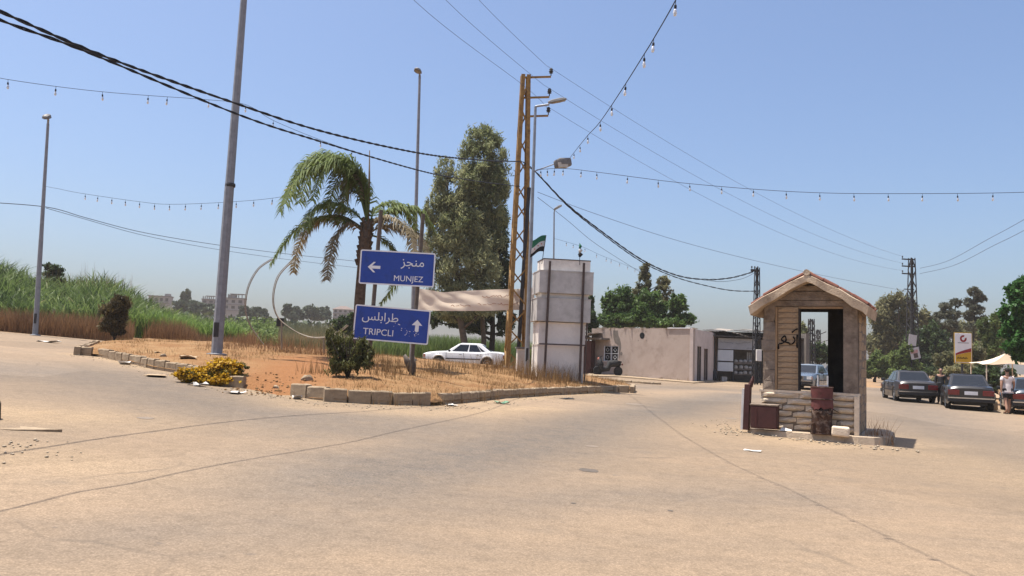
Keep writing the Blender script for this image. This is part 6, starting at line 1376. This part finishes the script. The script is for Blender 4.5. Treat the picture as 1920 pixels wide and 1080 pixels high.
tufts('tall dry weeds round the lattice pole and column foot', [(lambda p: (p.x, p.y))(GI(u_, v_)) for u_, v_ in ((930, 690), (950, 692), (970, 700), (1000, 702), (1015, 706), (1030, 708), (1045, 712), (1060, 712), (1020, 714), (985, 708), (1075, 714), (910, 692), (1000, 712), (1040, 716))], 130, .15, .75, .38)
tufts('dry weeds along the front kerb', [(lambda p: (p.x, p.y + .12))(G(u_, v_)) for u_, v_ in ((700, 758), (735, 760), (775, 760), (790, 761), (860, 757), (900, 753), (925, 750), (965, 746), (1010, 743), (1060, 740), (1085, 739), (1120, 738), (822, 761))], 40, .08, .34, .12, wd=.012, zf=lambda x, y: np.where(inside(x, y), zi(x, y), zg(x, y)))
tufts('dry weeds by the dark shrub', [(lambda p: (p.x, p.y))(GI(u_, v_)) for u_, v_ in ((715, 695), (730, 690), (740, 700), (710, 705), (600, 700), (755, 690), (720, 680), (690, 670), (820, 690), (845, 695), (870, 690), (800, 700))], 90, .12, .5, .28)
tufts('pale dry weeds round the bent hoops', [(lambda p: (p.x, p.y))(onI(u_, Y_q)) for u_, Y_q in ((450, 31), (480, 30), (500, 32), (520, 29), (545, 31), (570, 30), (600, 31), (620, 29.5), (640, 30), (430, 28), (590, 34), (540, 35), (500, 36), (460, 35))], 90, .15, .7, .4, 'straw_red', .014)
tufts('dry brown weeds at the booth right corner', [tuple(bl(1.28 + .14 * i, .1 + .22 * j))[:2] for i in range(3) for j in range(3)], 16, .1, .6, .12, 'straw_red', .012, zf=lambda x, y: zg(x, y))
tufts('weeds under the wall of the pale house', [tuple(on(u_, 47.5 + (1300 - u_) * .03))[:2] for u_ in range(1180, 1300, 14)], 12, .05, .25, .15, 'straw', .02, zf=lambda x, y: zg(x, y) + .05)

# single shrubs
def shrub(label, b, ells, n, size, lm, aspect=.3, droop=-.4, name='shrub', stems=9, sub=.3, h=1., spread=.35, flat=0., lm2=None):
    t = thing(name, label, 'shrub', b, 0); P, T = clump_points(ells, n, sub=sub, shell=.3); k_ = P[:, 2] > -.02; leaves('foliage', P[k_], size, aspect, M[lm], t, droop, T[k_], flat=flat)
    mb = MB()
    for i in range(stems):
        a = rng.uniform(0, 6.28); r = spread * rng.uniform(.3, 1); mb.tube([(0, 0, -.05), (math.cos(a) * r * .4, math.sin(a) * r * .4, h * .4), (math.cos(a) * r, math.sin(a) * r, h * rng.uniform(.7, 1))], [.025, .016, .006], 5)
    mb.build('stem', M['bark_dark'], t, True); return t
b = onI(211, 32.5); k = 32.5 / F; shrub('round dark brown cypress bush standing at the island back edge', b, [(0, 0, .95, .58, .58, .66), (.02, 0, 1.25, .5, .5, .55), (-.03, 0, .62, .5, .5, .44), (.03, 0, 1.55, .34, .34, .34), (0, 0, 1.0, .42, .42, .6)], 19000, .14, 'leaf_thuja', .35, -.9, 'cypress_bush', 7, .3, .5, .15)
b = GI(652, 706); k = b.y / F; shrub('dark upright green shrub at the foot of the blue signs', b, [(-.34, 0, .66, .2, .24, .5), (-.05, .1, .55, .2, .26, .42), (.2, 0, .5, .2, .24, .36), (.46, 0, .5, .18, .2, .3), (-.1, -.1, .3, .5, .32, .22), (-.5, 0, .92, .1, .1, .26), (.3, .1, .78, .12, .14, .22), (.02, .05, .88, .1, .12, .2)], 6200, .10, 'leaf_shrub', .3, -1.1, 'shrub', 26, .4, 1.0, .55)
b = G(395, 721); b = Vector((b.x, b.y + .15, zg(b.x, b.y))); t = shrub('yellow flowering shrub spilling low over the kerb', b, [(-.28, -.15, .25, .42, .32, .22), (.25, .1, .42, .42, .35, .32), (.1, -.2, .18, .5, .25, .2), (.45, .25, .55, .25, .25, .2)], 5200, .09, 'leaf_shrub', .4, -.2, 'flowering_shrub', 12, .35, .5, .5)
P, T = clump_points([(-.34, -.22, .24, .42, .26, .23), (.08, -.3, .2, .46, .22, .2), (.3, .0, .5, .36, .3, .26)], 7500, sub=.4, shell=.6); P = P[P[:, 2] > 0]; kp = rng.uniform(0, 1, len(P)) < np.clip(.95 - .75 * (P[:, 0] + .3), .2, 1); leaves('flowers', P[kp], .085, .8, M['petal'], t, 0.); t.scale = (1.05, 1, .78)

# palm on the island
PYm = 27.0; b = onI(676, PYm); palm = thing('palm_tree', 'ragged palm leaning left behind the blue signs', 'palm tree', b, 0)
tp = [(676, 690), (672, 620), (675, 560), (680, 500), (685, 455), (689, 415)]; mb = MB(); tpt = [Vector((0, 0, -.2))] + [at(u_, v_, PYm) - b for u_, v_ in tp[1:]]; mb.tube(tpt, [.20, .18, .17, .175, .2, .16], 12); mb.jitter(.05, 5).build('trunk', M['palm_bark'], palm, True)
mb = MB()
for i in range(46):
    f_ = i / 46; q = i * 2.4; c = tpt[3].lerp(tpt[5], f_ * 1.1) if f_ < .95 else tpt[5]; d = Vector((math.cos(q), math.sin(q), .0)); r0 = .22 - .06 * f_; mb.box(c + d * r0, (.10, .05, .22), Matrix.Rotation(q, 3, 'Z') @ Matrix.Rotation(.35, 3, 'Y'))
mb.build('leaf_boots', M['palm_bark'], palm)['kind'] = 'stuff'
def frond(px, dy, n, ln, dry=0., lo=.0, hang=.72):
    L = len(px); P = []
    for i in range(L - 1):
        a_, b2, c_, d_ = [np.array(px[max(0, min(L - 1, i + j))], float) for j in (-1, 0, 1, 2)]
        for s in range(10):
            t = s / 10; w_ = .5 * (2 * b2 + (c_ - a_) * t + (2 * a_ - 5 * b2 + 4 * c_ - d_) * t ** 2 + (-a_ + 3 * b2 - 3 * c_ + d_) * t ** 3); P.append(at(w_[0], w_[1], PYm + dy * ((i + t) / (L - 1)) ** 1.2) - b)
    mb = MB(); mb.tube(P, list(np.linspace(.035, .008, len(P))), 6); V = []; Q = []; T = []
    for i in range(n):
        f_ = .14 + .86 * i / n; j = f_ * (len(P) - 1.001); p = P[int(j)].lerp(P[int(j) + 1], j % 1); td = (P[min(int(j) + 2, len(P) - 1)] - P[max(int(j) - 1, 0)]).normalized()
        side = td.cross(Vector((0, 0, 1)))
        if side.length < .05: side = Vector((0, 1, 0))
        side.normalize(); ll = ln * (math.sin(math.pi * min(1, .18 + .82 * f_)) * .65 + .42) * rng.uniform(.75, 1.15)
        for sg_ in (-1, 1):
            d0 = (side * sg_ * rng.uniform(.5, 1.) + td * rng.uniform(.3, .75) + Vector((0, 0, rng.uniform(-.25, .35)))).normalized(); a1 = p + d0 * ll * .45 + Vector((0, 0, -.10 * ll * hang)); a2 = p + d0 * ll * .72 + Vector((0, 0, -.52 * ll * hang)) + Vector((rng.normal() * .03, rng.normal() * .03, 0)); wv = td * .016; bs = len(V)
            V += [p - wv, p + wv, a1 + wv * 1.5, a1 - wv * 1.5, a2]; Q += [(bs, bs + 1, bs + 2, bs + 3), (bs + 3, bs + 2, bs + 4, bs + 4)]; tt = np.clip(rng.uniform(.1, .7) + (f_ > .75) * .25 * rng.uniform(0, 1), 0, 1); T += [tt] * 5
    me = bpy.data.meshes.new('frond'); nv = len(mb.v); me.from_pydata(mb.v + [tuple(v_) for v_ in V], [], mb.f + [tuple(nv + q_ for q_ in dict.fromkeys(f_)) for f_ in Q]); a = me.attributes.new('tint', 'FLOAT', 'POINT'); a.data.foreach_set('value', np.array([.4] * nv + T, np.float32)); me.materials.append(M['leaf_palm_dry' if dry else 'leaf_palm']); link('frond', me, palm)
for px, dy, n, ln, dry in (([(689, 420), (668, 350), (625, 302), (575, 306), (540, 350), (524, 400)], -.5, 95, 1.0, 0), ([(689, 420), (672, 340), (640, 297), (602, 292), (566, 320), (548, 372)], .6, 95, 1.0, 0), ([(689, 420), (682, 350), (662, 305), (630, 298), (602, 328), (584, 380)], -1.1, 85, 1.0, 0),
                           ([(689, 420), (684, 350), (668, 316), (645, 318), (625, 355), (612, 400)], .9, 80, .95, 0), ([(689, 420), (690, 365), (680, 325), (662, 322), (648, 352), (640, 400)], -.4, 70, .9, 0), ([(686, 435), (652, 414), (600, 408), (556, 430), (526, 464), (507, 496)], -.4, 95, .75, 0),
                           ([(686, 440), (658, 420), (632, 438), (619, 478), (612, 528)], -.9, 75, .55, 1), ([(686, 432), (640, 405), (592, 414), (562, 456), (549, 515)], .9, 80, .55, 1), ([(692, 432), (722, 398), (757, 388), (793, 398), (818, 435)], .2, 85, .75, 0), ([(692, 438), (718, 424), (758, 428), (788, 446), (806, 484)], -.6, 80, .75, 1),
                           ([(692, 440), (724, 452), (745, 482), (740, 530), (712, 572)], .5, 75, .6, 0), ([(692, 425), (705, 390), (735, 380), (768, 402), (782, 440)], 1.2, 70, .7, 0), ([(689, 420), (676, 345), (650, 300), (612, 296), (580, 330), (560, 385)], 1.4, 90, 1.0, 0), ([(689, 420), (670, 355), (635, 312), (590, 312), (552, 340), (534, 385)], -1.4, 90, 1.0, 0), ([(689, 420), (686, 360), (672, 335), (655, 345), (640, 385), (630, 425)], .3, 70, .9, 1), ([(689, 425), (660, 395), (620, 380), (585, 395), (570, 430)], -1.2, 70, .8, 0), ([(692, 430), (715, 410), (745, 412), (770, 440), (778, 480)], -1.2, 70, .7, 1)):
    frond(px, dy, int(n * 1.5), ln, dry)
mb = MB(); mb.tube([at(689, 425, PYm) - b, at(692, 360, PYm) - b, at(693, 282, PYm) - b], [.05, .045, .015], 7); mb.build('spear_leaf', M['palm_bark'], palm, True)

# small litter and stones along the kerb
mat('litter_white', (.6, .57, .52), .8, (.5, .46, .4), 9); mat('litter_green', (.10, .22, .12), .5, (.2, .3, .2), 9); mat('cardboard', (.40, .29, .18), .9, (.33, .23, .14), 6)
def scrap(label, px, s, mt, on_island=False, curl=.4, name='litter_scrap', cat='litter'):
    p = GI(*px) if on_island else G(*px); random.seed(px[0]); mb = MB(); n = 5; vs_ = []
    for a in range(n + 1):
        for c in range(3): x, y = (a / n - .5) * s, (c / 2 - .5) * s * .6; vs_.append((x + random.uniform(-.1, .1) * s, y + random.uniform(-.1, .1) * s, .012 + curl * s * (.25 * (1 + math.sin(a * 1.7 + c)) * random.uniform(.3, 1))))
    mb.add(vs_, [(a * 3 + c, a * 3 + 3 + c, a * 3 + 4 + c, a * 3 + 1 + c) for a in range(n) for c in range(2)]); o = mb.build(name, M[mt]); sm_ = o.modifiers.new('thickness', 'SOLIDIFY'); sm_.thickness = .006; o.location = p; o.rotation_euler = (0, 0, random.uniform(0, 3)); tag(o, label, cat)
scrap('large pale cardboard sheet lying on the island left of the tall pole', (352, 672), .75, 'cardboard', True, .25); scrap('small pale scrap on the island slope left', (296, 662), .3, 'cardboard', True, .3)
scrap('flat cardboard piece in the gutter below the left kerb', (290, 705), .8, 'cardboard', False, .1); scrap('white scrap in the gutter at the left kerb', (234, 683), .5, 'litter_white'); scrap('green plastic scrap below the yellow shrub', (407, 722), .45, 'litter_green', False, .6)
scrap('white crumpled scrap below the yellow shrub', (371, 724), .4, 'litter_white', False, .6); scrap('crumpled white scrap before the soil spill', (558, 748), .3, 'litter_white', False, .6); scrap('pale scrap right of the soil spill edge', (443, 738), .4, 'litter_white', False, .3)
scrap('white scrap before the kerb break under the signs', (846, 761), .35, 'litter_white', False, .4); scrap('green scrap in the gutter right of the kerb break', (942, 757), .4, 'litter_green', False, .4); scrap('dark flat scrap in the gutter near the kerb end', (1064, 748), .5, 'bumper_dark', False, .1)
scrap('white scrap on the road before the booth', (1412, 846), .3, 'litter_white', False, .08); scrap('pale scrap on the far left road', (92, 642), .8, 'litter_white', False, .2)
def rock(label, p, s, mt='kerb_stone'):
    mb = MB(); mb.lathe([(.3, -.2), (.5, 0), (.46, .22), (.25, .38)], 7); mb.jitter(.16, 3); mb.v = [(x * s, y * s * .7, z * s) for x, y, z in mb.v]; o = mb.build('rock', M[mt]); o.location = p; o.rotation_euler = (0, 0, p[0] * 7); tag(o, label, 'rock')
rock('angular stone lying on the red soil path', GI(576, 712), .30); rock('long stone fallen on the spilled soil', GI(517, 728), .18); rock('pale stone at the island left end', GI(306, 668), .2)
tag(chips('gravel', [tuple(p)[:2] for p in W([(150, 668), (200, 674), (260, 688), (320, 703), (380, 718), (440, 732), (520, 745), (600, 756), (700, 762), (800, 765), (850, 763), (930, 755), (1000, 750), (1060, 746), (1130, 742)])], 620, .03, M['rubble'], .32, zg), 'loose gravel along the island kerb', 'gravel')
tag(chips('gravel', [tuple(p)[:2] for p in W([(1360, 790), (1380, 800), (1390, 812), (1340, 800), (30, 850), (10, 830)])], 160, .028, M['rubble'], .3, zg), 'loose gravel on the dusty asphalt', 'gravel')
tag(chips('soil_clods', [(gap_c.x + .4 * math.cos(a), gap_c.y + .5 + .8 * math.sin(a)) for a in np.linspace(0, 6, 9)], 160, .05, M['island_soil'], .45, lambda x, y: np.where(inside(x, y), zi(x, y), zg(x, y))), 'red soil clods where the island spills out', 'soil')
# ------------------------------------------------------------------ air
N = NT('haze_air'); N.t.nodes.remove(N.p); v = N.n('VolumePrincipled'); v.inputs['Density'].default_value = .0004; v.inputs['Color'].default_value = (.95, .87, .80, 1); v.inputs['Anisotropy'].default_value = .1
N.l(v.outputs[0], N.out.inputs['Volume'])
mb = MB(); mb.bb(-930, 930, -320, 1030, -5, 26); hz_ = mb.build('haze', N.mat); tag(hz_, 'thin pale summer haze over the whole place', 'haze', kind='stuff')
